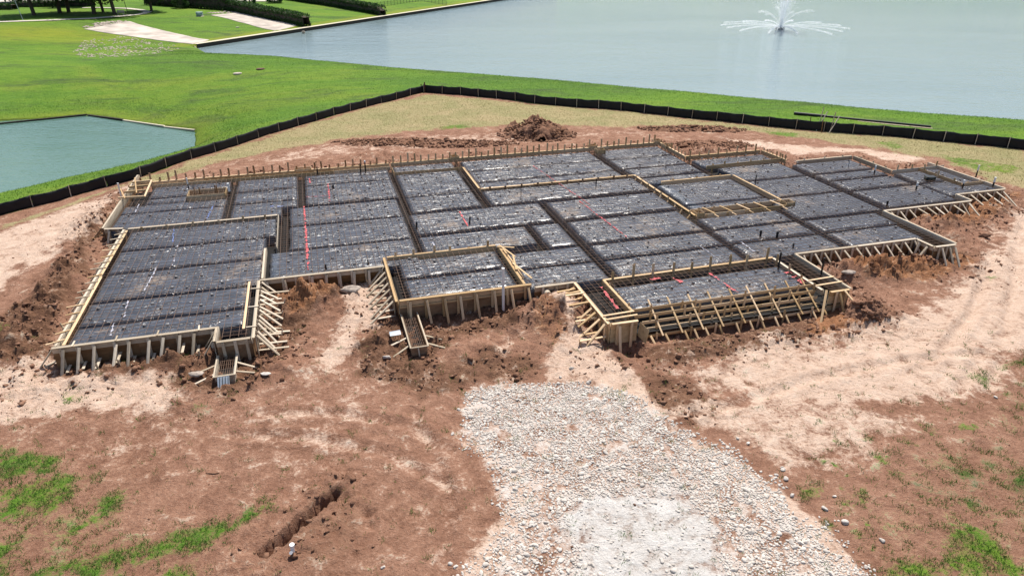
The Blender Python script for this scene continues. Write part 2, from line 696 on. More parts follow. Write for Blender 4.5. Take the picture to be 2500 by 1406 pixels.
def joined(name, variants, faces, pts, scl, mat, smoothed=False, tilt=.35, seed=3):
    """many small lumps as one mesh"""
    r = np.random.default_rng(seed)
    n = len(pts)
    nv = len(variants[0])
    V = np.empty((n, nv, 3), np.float32)
    vi = r.integers(0, len(variants), n)
    a = r.uniform(0, 2 * np.pi, n)
    b = r.normal(0, tilt, n)
    ca, sa, cb, sb = np.cos(a), np.sin(a), np.cos(b), np.sin(b)
    base = np.array(variants)[vi]
    x, y, z = base[..., 0], base[..., 1], base[..., 2]
    y2 = y * cb[:, None] - z * sb[:, None]
    z2 = y * sb[:, None] + z * cb[:, None]
    V[..., 0] = (x * ca[:, None] - y2 * sa[:, None]) * scl[:, None] + pts[:, 0:1]
    V[..., 1] = (x * sa[:, None] + y2 * ca[:, None]) * scl[:, None] + pts[:, 1:2]
    V[..., 2] = z2 * scl[:, None] + pts[:, 2:3]
    F = (faces[None] + (np.arange(n) * nv)[:, None, None]).reshape(-1, 3)
    return mesh_np(name, V.reshape(-1, 3), F, mat, smoothed)


# ------------------------------------------------------------------ terrain
LAKE_Z, POND_Z = -2.2, -2.6
near = [(515, 118), (700, 134), (1000, 165), (1300, 188), (1700, 224), (2100, 261), (2500, 291), (2900, 322)]
crest = [at(x, y, -.35) for x, y in near]


def push(p, dist):
    d = p[:2] / np.linalg.norm(p[:2])
    return p[:2] + d * dist


lake_near = [push(p, 1.85 / .45) for p in crest]
b0 = at(483, 118, LAKE_Z)[:2]
b1 = at(1240, 0, LAKE_Z)[:2]
bdir = (b1 - b0) / np.linalg.norm(b1 - b0)
b2 = b1 + bdir * 45
LAKE = [b0] + [p for p in lake_near] + [np.array([150., 20.]), np.array([420., 60.]), np.array([420., 300.]), np.array([150., 296.]), b2]
pn = [(-260, 535), (0, 466), (150, 431), (300, 402), (420, 371), (470, 346)]
pond_crest = [at(x, y, -1.1) for x, y in pn]
pond_near = [push(p, 1.5 / .55) for p in pond_crest]
pond_far = [at(x, y, POND_Z)[:2] for x, y in [(475, 322), (400, 312), (300, 296), (212, 283), (0, 297), (-260, 330)]]
POND = pond_near + pond_far

ctrl = []
for x, y, z in [
    (0, 1406, -.1), (600, 1406, -.1), (1250, 1406, -.1), (1900, 1406, -.1), (2500, 1406, -.15),
    (0, 1150, -.05), (700, 1100, 0), (1400, 1050, .0), (1900, 1050, 0), (2500, 1050, -.1),
    (0, 800, 0), (0, 650, -.05), (150, 560, .05), (700, 850, .05), (1300, 820, .12), (2200, 760, .0), (2500, 650, -.05),
    (2480, 480, .1), (2350, 420, .3), (1900, 370, .4), (1400, 340, .45), (900, 380, .45), (500, 420, .35),
    (1310, 290, .3), (1035, 225, -.1), (700, 320, .1), (330, 433, .0), (0, 527, -.55), (2000, 325, .1), (2500, 364, -.05),
    (1035, 205, -.2), (1500, 225, -.3), (2000, 270, -.3), (2500, 320, -.3), (800, 165, -.4), (600, 150, -.4),
    (300, 450, -.4), (640, 325, -.2), (100, 470, -.9), (400, 385, -.8), (560, 330, -.7),
    (0, 230, -1.7), (200, 240, -1.9), (400, 250, -1.9), (560, 270, -1.4), (0, 280, -2.3), (212, 279, -2.4), (475, 318, -2.3), (300, 290, -2.4), (-200, 320, -2.3),
    (0, 180, -.6), (200, 178, -.7), (400, 180, -.7), (700, 200, -.4), (600, 180, -.5), (900, 200, -.25),
    (0, 145, -1.0), (200, 140, -1.3), (350, 120, -1.6), (470, 112, -1.7), (450, 140, -.9),
    (0, 80, -.3), (150, 60, 0), (250, 70, -.7), (400, 80, -1.2), (510, 105, -1.6), (650, 88, -1.6), (800, 65, -1.6), (1000, 36, -1.6), (1200, 5, -1.6),
    (600, 50, -.8), (700, 20, -.4), (850, 15, -.6), (300, 30, .3), (0, 20, .5), (500, 10, .2), (-300, 60, .3),
]:
    ctrl.append(at(x, y, z))
for p in ((0, 4, -.1), (-30, 4, -.1), (30, 4, -.1), (60, 30, -.2), (-60, 20, -.8), (-200, 330, 2), (0, 420, 2), (250, 380, 2), (500, 200, 2), (400, -50, 0), (-200, 60, -1), (-200, 180, 1)):
    ctrl.append(np.array(p, float))
ctrl = np.array(ctrl)
cs = 60.0
cp = ctrl[:, :2] / cs


def tps_k(r2):
    return np.where(r2 > 1e-12, .5 * r2 * np.log(np.maximum(r2, 1e-12)), 0)


n = len(cp)
K = tps_k(((cp[:, None] - cp[None]) ** 2).sum(-1)) + np.eye(n) * .002
Pm = np.hstack([np.ones((n, 1)), cp])
A = np.zeros((n + 3, n + 3))
A[:n, :n] = K
A[:n, n:] = Pm
A[n:, :n] = Pm.T
W = np.linalg.solve(A, np.concatenate([ctrl[:, 2], np.zeros(3)]))


def base_z(X, Y):
    out = W[n] + W[n + 1] * X / cs + W[n + 2] * Y / cs
    for i in range(n):
        out = out + W[i] * tps_k((X / cs - cp[i, 0]) ** 2 + (Y / cs - cp[i, 1]) ** 2)
    return np.clip(out, -2.6, 3)


def axis(lo, hi, fine, lo_far, hi_far, growth, cap):
    a = list(np.arange(lo, hi + 1e-6, fine))
    s = fine
    v = a[-1]
    right = []
    while v < hi_far:
        s = min(s * growth, cap(v))
        v += s
        right.append(v)
    s = fine
    v = a[0]
    left = []
    while v > lo_far:
        s = min(s * growth, cap(v))
        v -= s
        left.append(v)
    return np.array(left[::-1] + a + right)


GX = axis(-31, 34, .10, -420, 520, 1.06, lambda v: .55 if abs(v) < 75 else (1.6 if abs(v) < 150 else 12))
GY = axis(11.5, 50, .10, -20, 420, 1.05, lambda v: .35 if v < 100 else (.8 if v < 190 else 4))
GX = np.concatenate([[-6000, -2500, -1000], GX, [1000, 2500, 6000]])
GY = np.concatenate([[-2000, -500], GY, [700, 1500, 3500, 7000]])
X, Y = np.meshgrid(GX, GY)
ZB = base_z(np.clip(X, -450, 550), np.clip(Y, -30, 430))

# region masks -------------------------------------------------------
FENCE_L = [(-350, 632), (0, 527), (120, 492), (232, 456), (290, 441), (333, 432), (420, 402), (640, 334), (870, 268), (1035, 224)]
FENCE_R = [(1035, 224), (1120, 231), (1300, 253), (1600, 282), (1850, 308), (2100, 331), (2300, 347), (2500, 363), (2900, 400)]
fence_l = [at(x, y, -.6 + .6 * min(1, max(0, x / 333))) for x, y in FENCE_L]
fence_r = [at(x, y, 0) for x, y in FENCE_R]
SITE = [p[:2] for p in fence_l] + [p[:2] for p in fence_r] + [np.array([120., 20.]), np.array([90., -30.]), np.array([-90., -30.]), np.array([-80., 30.])]
wob = fbm(X, Y, 3, 6, .68) * 1.0
site_sd = poly_sd(X, Y, SITE)
grass = 1 - smooth(-.5, .5, site_sd + wob * .3)


def area(pts, soft=1.2, amp=1.2):
    return smooth(-soft, soft, poly_sd(X, Y, pxpoly(pts)) + wob * amp)


def vmax(*a):
    o = a[0]
    for b in a[1:]:
        o = np.maximum(o, b)
    return o


dry = area([(330, 440), (470, 396), (640, 340), (870, 272), (1035, 230), (1300, 257), (1800, 306), (2500, 366), (2560, 470), (2420, 450), (2300, 398), (2080, 362), (1900, 335), (1800, 322), (1650, 316), (1400, 316), (1260, 318), (1000, 330), (850, 348), (640, 385), (480, 422), (370, 446)], 1.0, 1.0) * (1 - grass)
dry = vmax(dry, .8 * area([(0, 552), (0, 535), (150, 492), (232, 464), (300, 448), (250, 470), (120, 515)], .6, .8) * (1 - grass))
sand = vmax(
    area([(-60, 580), (0, 558), (150, 507), (290, 460), (280, 490), (245, 520), (225, 550), (190, 590), (150, 610), (120, 640), (60, 650), (0, 700), (-60, 720)], 1.0, 1.6),
    area([(-50, 910), (0, 905), (110, 885), (140, 930), (300, 935), (420, 915), (430, 960), (470, 985), (330, 1000), (120, 1015), (0, 1020), (-50, 1020)], .5, .7),
    area([(870, 700), (930, 690), (915, 750), (930, 800), (880, 830), (850, 870), (800, 900), (770, 880), (830, 790)], .4, .6),
    area([(1310, 745), (1390, 730), (1410, 800), (1480, 850), (1560, 930), (1610, 1010), (1520, 970), (1440, 930), (1330, 935), (1330, 860), (1390, 810)], .4, .5),
    area([(1640, 905), (1860, 865), (2020, 835), (2180, 800), (2240, 740), (2350, 690), (2440, 620), (2480, 540), (2600, 480), (2600, 800), (2500, 850), (2420, 900), (2330, 960), (2200, 990), (2050, 985), (1900, 960), (1760, 960)], .9, 1.4),
    area([(1140, 1080), (1240, 1130), (1260, 1190), (1240, 1260), (1180, 1330), (1120, 1406), (1180, 1406), (1260, 1300), (1290, 1180)], .3, .4),
    area([(1700, 1070), (1900, 1190), (2030, 1290), (2150, 1420), (2060, 1420), (1900, 1250), (1640, 1060)], .35, .4),
    area([(1760, 345), (1950, 365), (2100, 372), (2260, 400), (2200, 412), (2090, 380), (1950, 388), (1800, 365)], .6, .8),
    .4 * area([(950, 345), (1250, 335), (1500, 330), (1560, 336), (1200, 368), (700, 405), (420, 432), (480, 424), (800, 370)], .8, 1.6),
    .22 * area([(540, 990), (760, 950), (1000, 940), (980, 1080), (700, 1130), (560, 1080)], 1.0, 2.5), .2 * area([(-50, 1030), (300, 1015), (520, 1020), (480, 1120), (250, 1130), (100, 1080), (-50, 1070)], .8, 2.5), .2 * area([(640, 900), (900, 880), (1000, 960), (900, 1000), (650, 980)], .8, 2.0),
    .16 * smooth(.2, .7, fbm(X, Y, 2.2, 5, .62, 31.0)) * (1 - grass),
    .7 * area([(1680, 1000), (1850, 960), (2050, 1000), (2250, 1000), (2300, 1040), (2000, 1120), (1830, 1120), (1720, 1060)], .8, 2.2))
damp = vmax(
    area([(-40, 800), (60, 720), (170, 640), (190, 580), (250, 520), (290, 460), (300, 480), (250, 560), (240, 620), (150, 800), (120, 860), (60, 890), (-40, 905)], .6, .9),
    area([(130, 860), (520, 815), (640, 830), (700, 700), (900, 665), (860, 720), (800, 760), (700, 860), (640, 950), (560, 980), (440, 960), (390, 930), (420, 905), (140, 930)], .4, .7),
    area([(870, 800), (980, 760), (1280, 700), (1310, 740), (1250, 800), (1110, 840), (1050, 880), (1020, 960), (900, 910), (880, 850)], .4, .8),
    area([(1550, 850), (2080, 750), (2160, 740), (2170, 790), (2000, 830), (1850, 860), (1640, 900), (1570, 880)], .4, .5) * .8,
    area([(2010, 640), (2300, 610), (2400, 620), (2390, 660), (2230, 690), (2110, 690)], .4, .6) * .6,
    area([(2190, 530), (2380, 490), (2490, 470), (2495, 500), (2420, 540), (2330, 570), (2260, 570)], .4, .6) * .7,
    area([(1100, 880), (1330, 850), (1330, 935), (1140, 945), (1080, 960), (1000, 1000), (1020, 920)], .5, .8) * .75,
    area([(560, 1400), (640, 1330), (800, 1180), (860, 1170), (930, 1240), (930, 1330), (780, 1380)], .4, .6) * .45,
    area([(1560, 890), (1700, 930), (1760, 1000), (1700, 1060), (1580, 1010)], .4, .6) * .7)
orange = vmax(
    area([(1850, 640), (2010, 640), (2330, 615), (2390, 640), (2260, 690), (2110, 690), (2040, 660)], .5, .6),
    area([(2160, 530), (2250, 520), (2390, 500), (2490, 475), (2420, 545), (2280, 570)], .5, .6),
    area([(700, 700), (760, 690), (840, 700), (800, 760), (720, 780), (690, 740)], .4, .4),
    area([(1310, 745), (1400, 725), (1400, 800), (1420, 860), (1340, 880), (1290, 800)], .4, .4) * .6,
    area([(1990, 760), (2100, 745), (2150, 770), (2080, 830), (1970, 820)], .3, .4))
drive_poly = [(1150, 945), (1250, 938), (1420, 935), (1530, 960), (1600, 1010), (1690, 1060), (1790, 1110), (1880, 1180), (1950, 1250), (2060, 1330), (2160, 1430), (2140, 1480), (1120, 1480), (1130, 1406), (1190, 1330), (1230, 1240), (1200, 1150), (1140, 1090), (1130, 1010)]
DRIVE = pxpoly(drive_poly)
drive = smooth(-.35, .35, poly_sd(X, Y, DRIVE) + wob * .35)
dustp = area([(1400, 1200), (1560, 1190), (1700, 1240), (1760, 1340), (1790, 1480), (1330, 1480), (1380, 1390), (1370, 1290)], .9, 1.2)
greens = [
    [(-30, 1085), (90, 1095), (150, 1105), (120, 1150), (0, 1175), (-30, 1180)], [(-30, 1190), (60, 1170), (180, 1150), (170, 1220), (60, 1260), (-30, 1280)],
    [(60, 1410), (180, 1340), (330, 1320), (430, 1290), (560, 1265), (640, 1225), (665, 1245), (560, 1310), (420, 1345), (300, 1390), (220, 1420)],
    [(130, 1290), (230, 1250), (260, 1260), (160, 1330)], [(190, 1160), (260, 1145), (250, 1165), (200, 1180)], [(230, 1210), (300, 1190), (290, 1240), (240, 1250)],
    [(400, 1390), (470, 1380), (470, 1420), (410, 1420)], [(-30, 1330), (20, 1320), (15, 1400), (-30, 1410)],
    [(1950, 1185), (2010, 1180), (2000, 1215), (1960, 1210)], [(2010, 1260), (2070, 1290), (2150, 1280), (2160, 1310), (2120, 1330), (2090, 1320), (2020, 1290)],
    [(2070, 1195), (2110, 1190), (2110, 1210), (2070, 1210)], [(2250, 1030), (2310, 1040), (2300, 1080), (2250, 1070)], [(2320, 1030), (2370, 1045), (2350, 1060), (2320, 1050)],
    [(2430, 985), (2520, 980), (2520, 1000), (2440, 1000)], [(2470, 1130), (2530, 1140), (2530, 1210), (2480, 1190)], [(2350, 1130), (2390, 1130), (2380, 1155), (2350, 1150)],
    [(2300, 1270), (2420, 1290), (2520, 1380), (2520, 1420), (2120, 1420), (2100, 1370), (2200, 1330), (2280, 1340)], [(2410, 1050), (2480, 1060), (2470, 1080), (2420, 1070)],
    [(2440, 880), (2520, 870), (2520, 890), (2450, 895)], [(2390, 915), (2420, 920), (2400, 935)], [(2410, 675), (2435, 675), (2430, 690), (2412, 690)],
    [(160, 965), (185, 965), (180, 978), (160, 978)], [(475, 985), (510, 980), (505, 997), (478, 1000)], [(1490, 960), (1520, 955), (1520, 990), (1500, 985)],
    [(0, 800), (25, 803), (20, 815), (0, 815)], [(2120, 352), (2170, 350), (2230, 372), (2180, 374)], [(2290, 385), (2380, 395), (2480, 410), (2470, 432), (2380, 425), (2300, 400)], [(1060, 318), (1140, 315), (1150, 325), (1080, 330)], [(1860, 325), (1960, 330), (1940, 342), (1880, 338)]]
gp = [area(g, .45, .5) for g in greens]
green = vmax(*gp)
green = vmax(green, .75 * smooth(.22, .5, fbm(X, Y, .9, 3, .6, 12.0)) * area([(1880, 1110), (2200, 1000), (2600, 930), (2600, 1450), (2050, 1450)], 1, 1), .5 * area([(-60, 1040), (150, 1120), (330, 1250), (420, 1400), (380, 1450), (-60, 1450)], 1.2, 2.2), .45 * area([(2150, 1100), (2330, 1000), (2600, 950), (2600, 1450), (2150, 1450), (2080, 1300), (2130, 1180)], 1.2, 2.2))

# building footprint (for the pit under the slab) ----------------------
FOOT = [(-10.75, 26.95), (-4.8, 26.95), (-4.8, 25.7), (-3.5, 25.7), (-3.5, 31.05), (2.55, 31.05), (2.55, 27.15), (8.3, 27.15), (8.3, 26.85), (10.7, 26.85), (10.7, 22.75), (11.95, 22.75), (12.1, 22.7), (21.2, 22.65), (22.4, 22.7), (22.4, 26.85), (30, 26.85), (30, 25.65), (31.35, 25.65), (31.35, 30.85), (37.85, 30.85), (37.85, 32.05), (41.85, 32.05), (41.8, 37.9), (40.1, 37.3), (37.85, 37.25), (37.8, 41.05), (32.4, 41.05), (32.25, 44.3), (25.8, 44.3), (25.8, 48.5), (-11.85, 48.45), (-11.85, 40.1), (-10.75, 39.8)]
foot_w = [BW(a, b)[:2] for a, b in FOOT]
near_b = (np.abs(X) < 40) & (Y > 8) & (Y < 62)
foot_sd = np.full(X.shape, -99.)
foot_sd[near_b] = poly_sd(X[near_b], Y[near_b], foot_w)

Z = ZB.copy()
grassy = np.clip(grass + green, 0, 1)
Z += fbm(X, Y, 9, 3) * .12 * np.clip(np.abs(foot_sd) / 6, 0, 1)
Z += grassy * (fbm(X, Y, 1.1, 3) * .05 + np.abs(fbm(X, Y, .35, 2)) * .05)
# disturbed soil close to the forms
band = smooth(5.0, .3, -foot_sd) * (foot_sd < 0) * (1 - grass)
rough = np.clip(vmax(band * .55, damp * .9, orange * .8) * (1 - drive), 0, 1)
bil = np.abs(fbm(X, Y, 1.3, 4, .6, 3.1))
bil2 = np.abs(fbm(X, Y, .5, 3, .6, 7.7))
Z += rough * (bil * .5 + bil2 * .26 - .13)
Z += (1 - grassy) * (fbm(X, Y, .6, 3) * .025 + fbm(X, Y, 2.5, 2, .5, 5) * .05)
# backfill heaps: building x, y, radius along x, along y, height
for hx, hy, rx, ry, hh in [(-1.4, 29.7, 1.7, .9, .6), (-.6, 28.6, 1.5, 1.0, .2), (9.5, 25.6, 1.1, 1.3, .66), (8.0, 25.3, 1.4, .8, .4), (6.5, 25.2, 1.6, .6, .15), (27.3, 25.3, 2.8, .9, .5), (24.6, 25.5, 1.6, .9, .4),
                           (34.5, 29.5, 2.8, .9, .5), (40, 31.0, 1.8, .8, .35), (-6.6, 25.9, 1.0, .6, .28), (-9.0, 25.7, 1.6, .5, .2), (-13.0, 36, .9, 3.6, .35), (-12.9, 30, 1.0, 3.0, .4), (-13.6, 43.5, .9, 3, .25),
                           (22.9, 21.6, 1.3, 1.0, .35), (5.2, 23.7, 1.2, .7, .2), (5.0, 26.3, 2.6, .75, -.28), (1.2, 25.2, .9, .9, .25), (-5.9, 23.4, 1.1, .9, .2), (-2.4, 24.3, 1.0, .9, .25), (17, 21.0, 4, .6, .1), (16.6, 22.55, 4.6, .45, -.3), (8.7, 23.6, 1.0, 1.4, .22),
                           (28.5, 46.2, 2.4, .9, .4), (14.0, 51.8, 3.5, 1.0, .15), (5.0, 52.5, 4, .9, .25), (33.6, 27.8, 1.6, 1.0, .2)]:
    c = BW(hx, hy)
    dx, dy = X - c.x, Y - c.y
    u = (dx * CY_ + dy * SY_) / rx
    v = (-dx * SY_ + dy * CY_) / ry
    g = np.exp(-(u * u + v * v))
    Z += g * hh * (1 + .9 * bil + .5 * bil2)
# pit for the box by the entry and the open trench in front
pc = BW(11.6, 22.0)
Z -= .55 * np.exp(-(((X - pc.x) / .75) ** 2 + ((Y - pc.y) / .55) ** 2) ** 2)
tr = [at(640, 1352, -.1)[:2], at(700, 1312, -.1)[:2], at(760, 1255, -.1)[:2], at(815, 1203, -.1)[:2]]
td = line_dist(X, Y, tr) + fbm(X, Y, .5, 3, .6) * .16
Z -= .85 * smooth(.18, .07, td)
rough = np.maximum(rough, .45 * np.exp(-((td - .5) / .35) ** 2) * (td > .15))
Z += .10 * np.exp(-((td - .75) / .4) ** 2) * bil2 * 3
for px, py, r_, d_ in [(895, 1245, .16, .3), (905, 1275, .22, .2), (1215, 790, .35, .3), (1100, 800, .3, .2), (2395, 1090, .3, .15), (1290, 900, .3, .1)]:
    c = at(px, py, 0)
    Z -= d_ * np.exp(-((X - c[0]) ** 2 + (Y - c[1]) ** 2) / r_ ** 2)
# wheel ruts at the right
for rut in ([(2500, 540), (2490, 640), (2476, 740), (2455, 840), (2420, 940)], [(2425, 560), (2405, 660), (2370, 760), (2310, 860)], [(1760, 1000), (1960, 930), (2200, 880), (2400, 860)], [(640, 1010), (820, 1010), (1000, 1040), (1100, 1100)], [(560, 1060), (760, 1070), (960, 1110), (1080, 1180)], [(2480, 560), (2470, 700), (2440, 820), (2330, 960)], [(2440, 600), (2380, 760), (2250, 900)], [(1270, 960), (1220, 860), (1290, 800)], [(1010, 1010), (1100, 1200), (1080, 1400)]):
    rd = line_dist(X, Y, pxpoly(rut))
    Z += -.07 * np.exp(-(rd / .22) ** 2) + .05 * np.exp(-((rd - .4) / .18) ** 2) + .015 * np.sin(line_par(X, Y, pxpoly(rut)) * 26) * np.exp(-(rd / .2) ** 4)
    sand = np.clip(sand + .3 * np.exp(-(rd / .3) ** 2), 0, 1)
# inside the forms the soil lies below the slab
Z = np.where(foot_sd > .12, np.minimum(Z, .18), np.where(foot_sd > -.02, np.minimum(Z, .3), Z))
Z = np.where((foot_sd <= 0) & (foot_sd > -1.2), np.minimum(Z, .86), Z)
# water basins with their banks
lake_sd = -poly_sd(X, Y, LAKE)      # positive outside
pond_sd = -poly_sd(X, Y, POND)
bulk_d = seg_dist(X, Y, b0, b2)
near_bulk = bulk_d < 12


def smin(a, b, k):
    h = np.clip(.5 + .5 * (b - a) / k, 0, 1)
    return b + (a - b) * h - k * h * (1 - h)


lk = LAKE_Z + .45 * lake_sd
on_bulk = (seg_dist(X, Y, b0, b2) < lake_sd + .3) & (lake_sd > 0)
Z = np.where((lake_sd > 0) & (lake_sd < 30) & ~on_bulk, smin(Z, lk, .25), Z)
Z = np.where(on_bulk & (lake_sd < .9), LAKE_Z - .8, Z)
Z = np.where(lake_sd <= 0, LAKE_Z - .8, Z)
far_seg = np.minimum.reduce([seg_dist(X, Y, pond_far[i], pond_far[i + 1]) for i in range(5)])
slope = np.where(far_seg < np.abs(pond_sd) + .3, .9, .55)
Z = np.where((pond_sd > 0) & (pond_sd < 30), smin(Z, POND_Z + slope * pond_sd + .02, .2), Z)
Z = np.where(pond_sd <= 0, np.minimum(Z, POND_Z - .6), Z)

gy, gx = len(GY), len(GX)
idx = np.arange(gy * gx).reshape(gy, gx)
F = np.stack([idx[:-1, :-1], idx[:-1, 1:], idx[1:, 1:], idx[1:, :-1]], -1).reshape(-1, 4)
me = mesh_np('ground', np.stack([X, Y, Z], -1).reshape(-1, 3), F, M['ground'], True)
cm = me.attributes.new('mask', 'FLOAT_COLOR', 'POINT')
cm.data.foreach_set('color', np.stack([np.clip(grass + green * .6, 0, 1), np.clip(sand + drive * .6, 0, 1), damp * (1 - drive), np.ones_like(sand)], -1).astype(np.float32).ravel())
yel = np.clip(np.exp(-(((X - at(70, 75, 0)[0]) / 22) ** 2 + ((Y - at(70, 75, 0)[1]) / 9) ** 2)) + .8 * smooth(3.2, .4, np.abs(lake_sd - 2.4)) * on_bulk + .5 * smooth(4, 0, pond_sd), 0, 1)
cm2 = me.attributes.new('mask2', 'FLOAT_COLOR', 'POINT')
cm2.data.foreach_set('color', np.stack([orange, np.clip(dustp * .6 + .42 * drive, 0, 1), dry, yel], -1).astype(np.float32).ravel())
ground = add('ground', me)
tag(ground, kind='structure')


def hz(x, y):
    x = np.asarray(x, float)
    y = np.asarray(y, float)
    i = np.clip(np.searchsorted(GX, x) - 1, 0, gx - 2)
    j = np.clip(np.searchsorted(GY, y) - 1, 0, gy - 2)
    u = (x - GX[i]) / (GX[i + 1] - GX[i])
    v = (y - GY[j]) / (GY[j + 1] - GY[j])
    return (Z[j, i] * (1 - u) + Z[j, i + 1] * u) * (1 - v) + (Z[j + 1, i] * (1 - u) + Z[j + 1, i + 1] * u) * v


def samp(arr, x, y):
    i = np.clip(np.searchsorted(GX, x) - 1, 0, gx - 2)
    j = np.clip(np.searchsorted(GY, y) - 1, 0, gy - 2)
    return arr[j, i]


def onground(px, py, z0=0.0):
    """point on the terrain that the photo shows at this pixel"""
    z = z0
    for _ in range(12):
        p = at(px, py, z)
        z = .5 * z + .5 * float(hz(p[0], p[1]))
    p = at(px, py, z)
    return Vector((p[0], p[1], float(hz(p[0], p[1]))))


# ------------------------------------------------------------------ water
def flat_poly(name, pts, z, mat):
    bm = bmesh.new()
    vs = [bm.verts.new((p[0], p[1], z)) for p in pts]
    f = bm.faces.new(vs)
    if f.normal.z < 0:
        f.normal_flip()
    bmesh.ops.triangulate(bm, faces=[f])
    me = bpy.data.meshes.new(name)
    bm.to_mesh(me)
    bm.free()
    me.materials.append(mat)
    for p in me.polygons:
        pass
    return me


def grow(poly, d):
    c = np.mean(np.array(poly), 0)
    return [p + (p - c) / np.linalg.norm(p - c) * d for p in map(np.array, poly)]


lake = add('lake', flat_poly('lake', LAKE[:1] + grow(LAKE, 3)[1:-1] + LAKE[-1:], LAKE_Z, M['lake']))
tag(lake, kind='structure')
pond = add('pond', flat_poly('pond', grow(POND, 2), POND_Z, M['pond']))
tag(pond, kind='structure')

# ------------------------------------------------------------------ slab: plastic pads, liner, rebar
RC = [  # pads of plastic sheet on raised earth between the beam trenches: x0, x1, y0, y1
    (-10.35, -3.95, 27.1, 28.48), (-10.35, -3.95, 28.74, 30.72), (-10.35, -3.42, 30.98, 33.77), (-10.35, -3.42, 34.03, 36.68), (-10.35, -2.88, 36.94, 39.55),
    (-11.5, -5.95, 40.1, 42.55), (-11.5, -8.25, 42.8, 44.0), (-8.25, -5.95, 42.8, 44.0), (-10.45, -8.3, 44.2, 45.2), (-10.45, -8.3, 45.45, 47.55), (-8.1, -5.95, 46.25, 47.55),
    (-5.3, -2.62, 40.1, 42.6), (-2.5, -1.72, 41.45, 42.6), (-5.3, -1.72, 42.85, 44.9), (-5.3, -1.72, 45.15, 47.5),
    (-2.9, 4.12, 31.35, 34.4), (-1.98, 4.15, 34.65, 37.9), (-1.98, 4.15, 38.15, 41.05), (-1.05, 4.35, 41.5, 45.1), (-1.05, 4.35, 45.35, 46.55), (-1.05, 4.35, 46.75, 47.45),
    (4.95, 8.98, 38.5, 41.1), (4.95, 8.98, 41.3, 45.95), (4.7, 12.35, 34.98, 38.0), (4.68, 10.42, 32.1, 34.45), (11.05, 12.4, 31.35, 34.45),
    (9.8, 20.05, 38.5, 41.05), (9.85, 19.6, 41.45, 42.75), (9.85, 19.6, 43.0, 45.3), (9.85, 19.6, 45.55, 47.9), (4.95, 9.0, 46.35, 47.9),
    (13.1, 20.05, 34.95, 37.85), (13.15, 19.85, 31.35, 34.4), (13.15, 19.75, 29.25, 30.9), (13.15, 19.75, 27.1, 28.9),
    (8.5, 12.4, 29.25, 30.95), (8.5, 12.4, 27.05, 28.95),
    (20.35, 25.3, 43.2, 45.3), (20.35, 25.3, 45.6, 47.85), (20.55, 25.3, 41.15, 42.9), (20.6, 25.3, 39.5, 40.75),
    (20.55, 25.5, 31.3, 32.85), (20.4, 25.5, 29.3, 30.95), (20.4, 25.5, 27.1, 28.95),
    (26.25, 31.7, 31.35, 34.65), (27.0, 31.7, 35.0, 38.1), (27.0, 31.7, 38.45, 41.4), (26.25, 30.9, 29.3, 30.9), (26.25, 30.6, 27.1, 28.95),
    (32.55, 37.2, 38.5, 40.7), (32.55, 37.2, 37.0, 38.15), (32.55, 37.2, 34.95, 36.65), (32.55, 37.5, 31.6, 34.55), (37.95, 39.9, 34.95, 36.95), (37.95, 39.9, 32.35, 34.6), (40.0, 41.6, 32.35, 33.5), (40.35, 41.5, 33.9, 37.1),
    (26.3, 32.0, 42.3, 43.9), (3.2, 7.95, 27.45, 29.35), (3.2, 7.95, 29.7, 31.6),
    (12.3, 20.95, 23.85, 26.05), (21.05, 26.3, 35.3, 39.0), (21.05, 26.3, 34.3, 35.0)]
PADZ = .88
barrier = thing('vapour_barrier', BW(10, 36, .3), 'black plastic sheeting dusted with soil, laid over the pads between the trenches', 'plastic sheet')


def pad_mesh(x0, x1, y0, y1, z, seed):
    nx = max(3, int((x1 - x0) / .16))
    ny = max(3, int((y1 - y0) / .16))
    u = np.linspace(0, 1, nx)
    v = np.linspace(0, 1, ny)
    U, V = np.meshgrid(u, v)
    bx = x0 + U * (x1 - x0)
    by = y0 + V * (y1 - y0)
    wobx = perlin(by * 1.3 + seed, bx * .2) * .06
    woby = perlin(bx * 1.1 + seed * 3.1, by * .2) * .07
    bx = bx + wobx * np.where((U < .02) | (U > .98), 1, .4)
    by = by + woby * np.where((V < .02) | (V > .98), 1, .4)
    zz = z + fbm(bx * .5, by * 1.4, 1.0, 3, .5, seed) * .022
    edge = np.minimum(np.minimum(U * (x1 - x0), (1 - U) * (x1 - x0)), np.minimum(V * (y1 - y0), (1 - V) * (y1 - y0)))
    zz -= .07 * smooth(.14, 0, edge)
    wx = bx * CY_ - by * SY_
    wy = bx * SY_ + by * CY_
    top = np.stack([wx, wy, zz], -1).reshape(-1, 3)
    idx = np.arange(nx * ny).reshape(ny, nx)
    F = np.stack([idx[:-1, :-1], idx[:-1, 1:], idx[1:, 1:], idx[1:, :-1]], -1).reshape(-1, 4)
    ring = np.concatenate([idx[0, :], idx[1:, -1], idx[-1, -2::-1], idx[-2:0:-1, 0]])
    skirt = top[ring].copy()
    skirt[:, 2] = .25
    k = len(top)
    m = len(ring)
    i = np.arange(m)
    F2 = np.stack([ring[(i + 1) % m], ring[i], k + i, k + (i + 1) % m], -1)
    return mesh_np('sheet_panel', np.vstack([top, skirt]), np.vstack([F, F2]), M['plastic'], True)


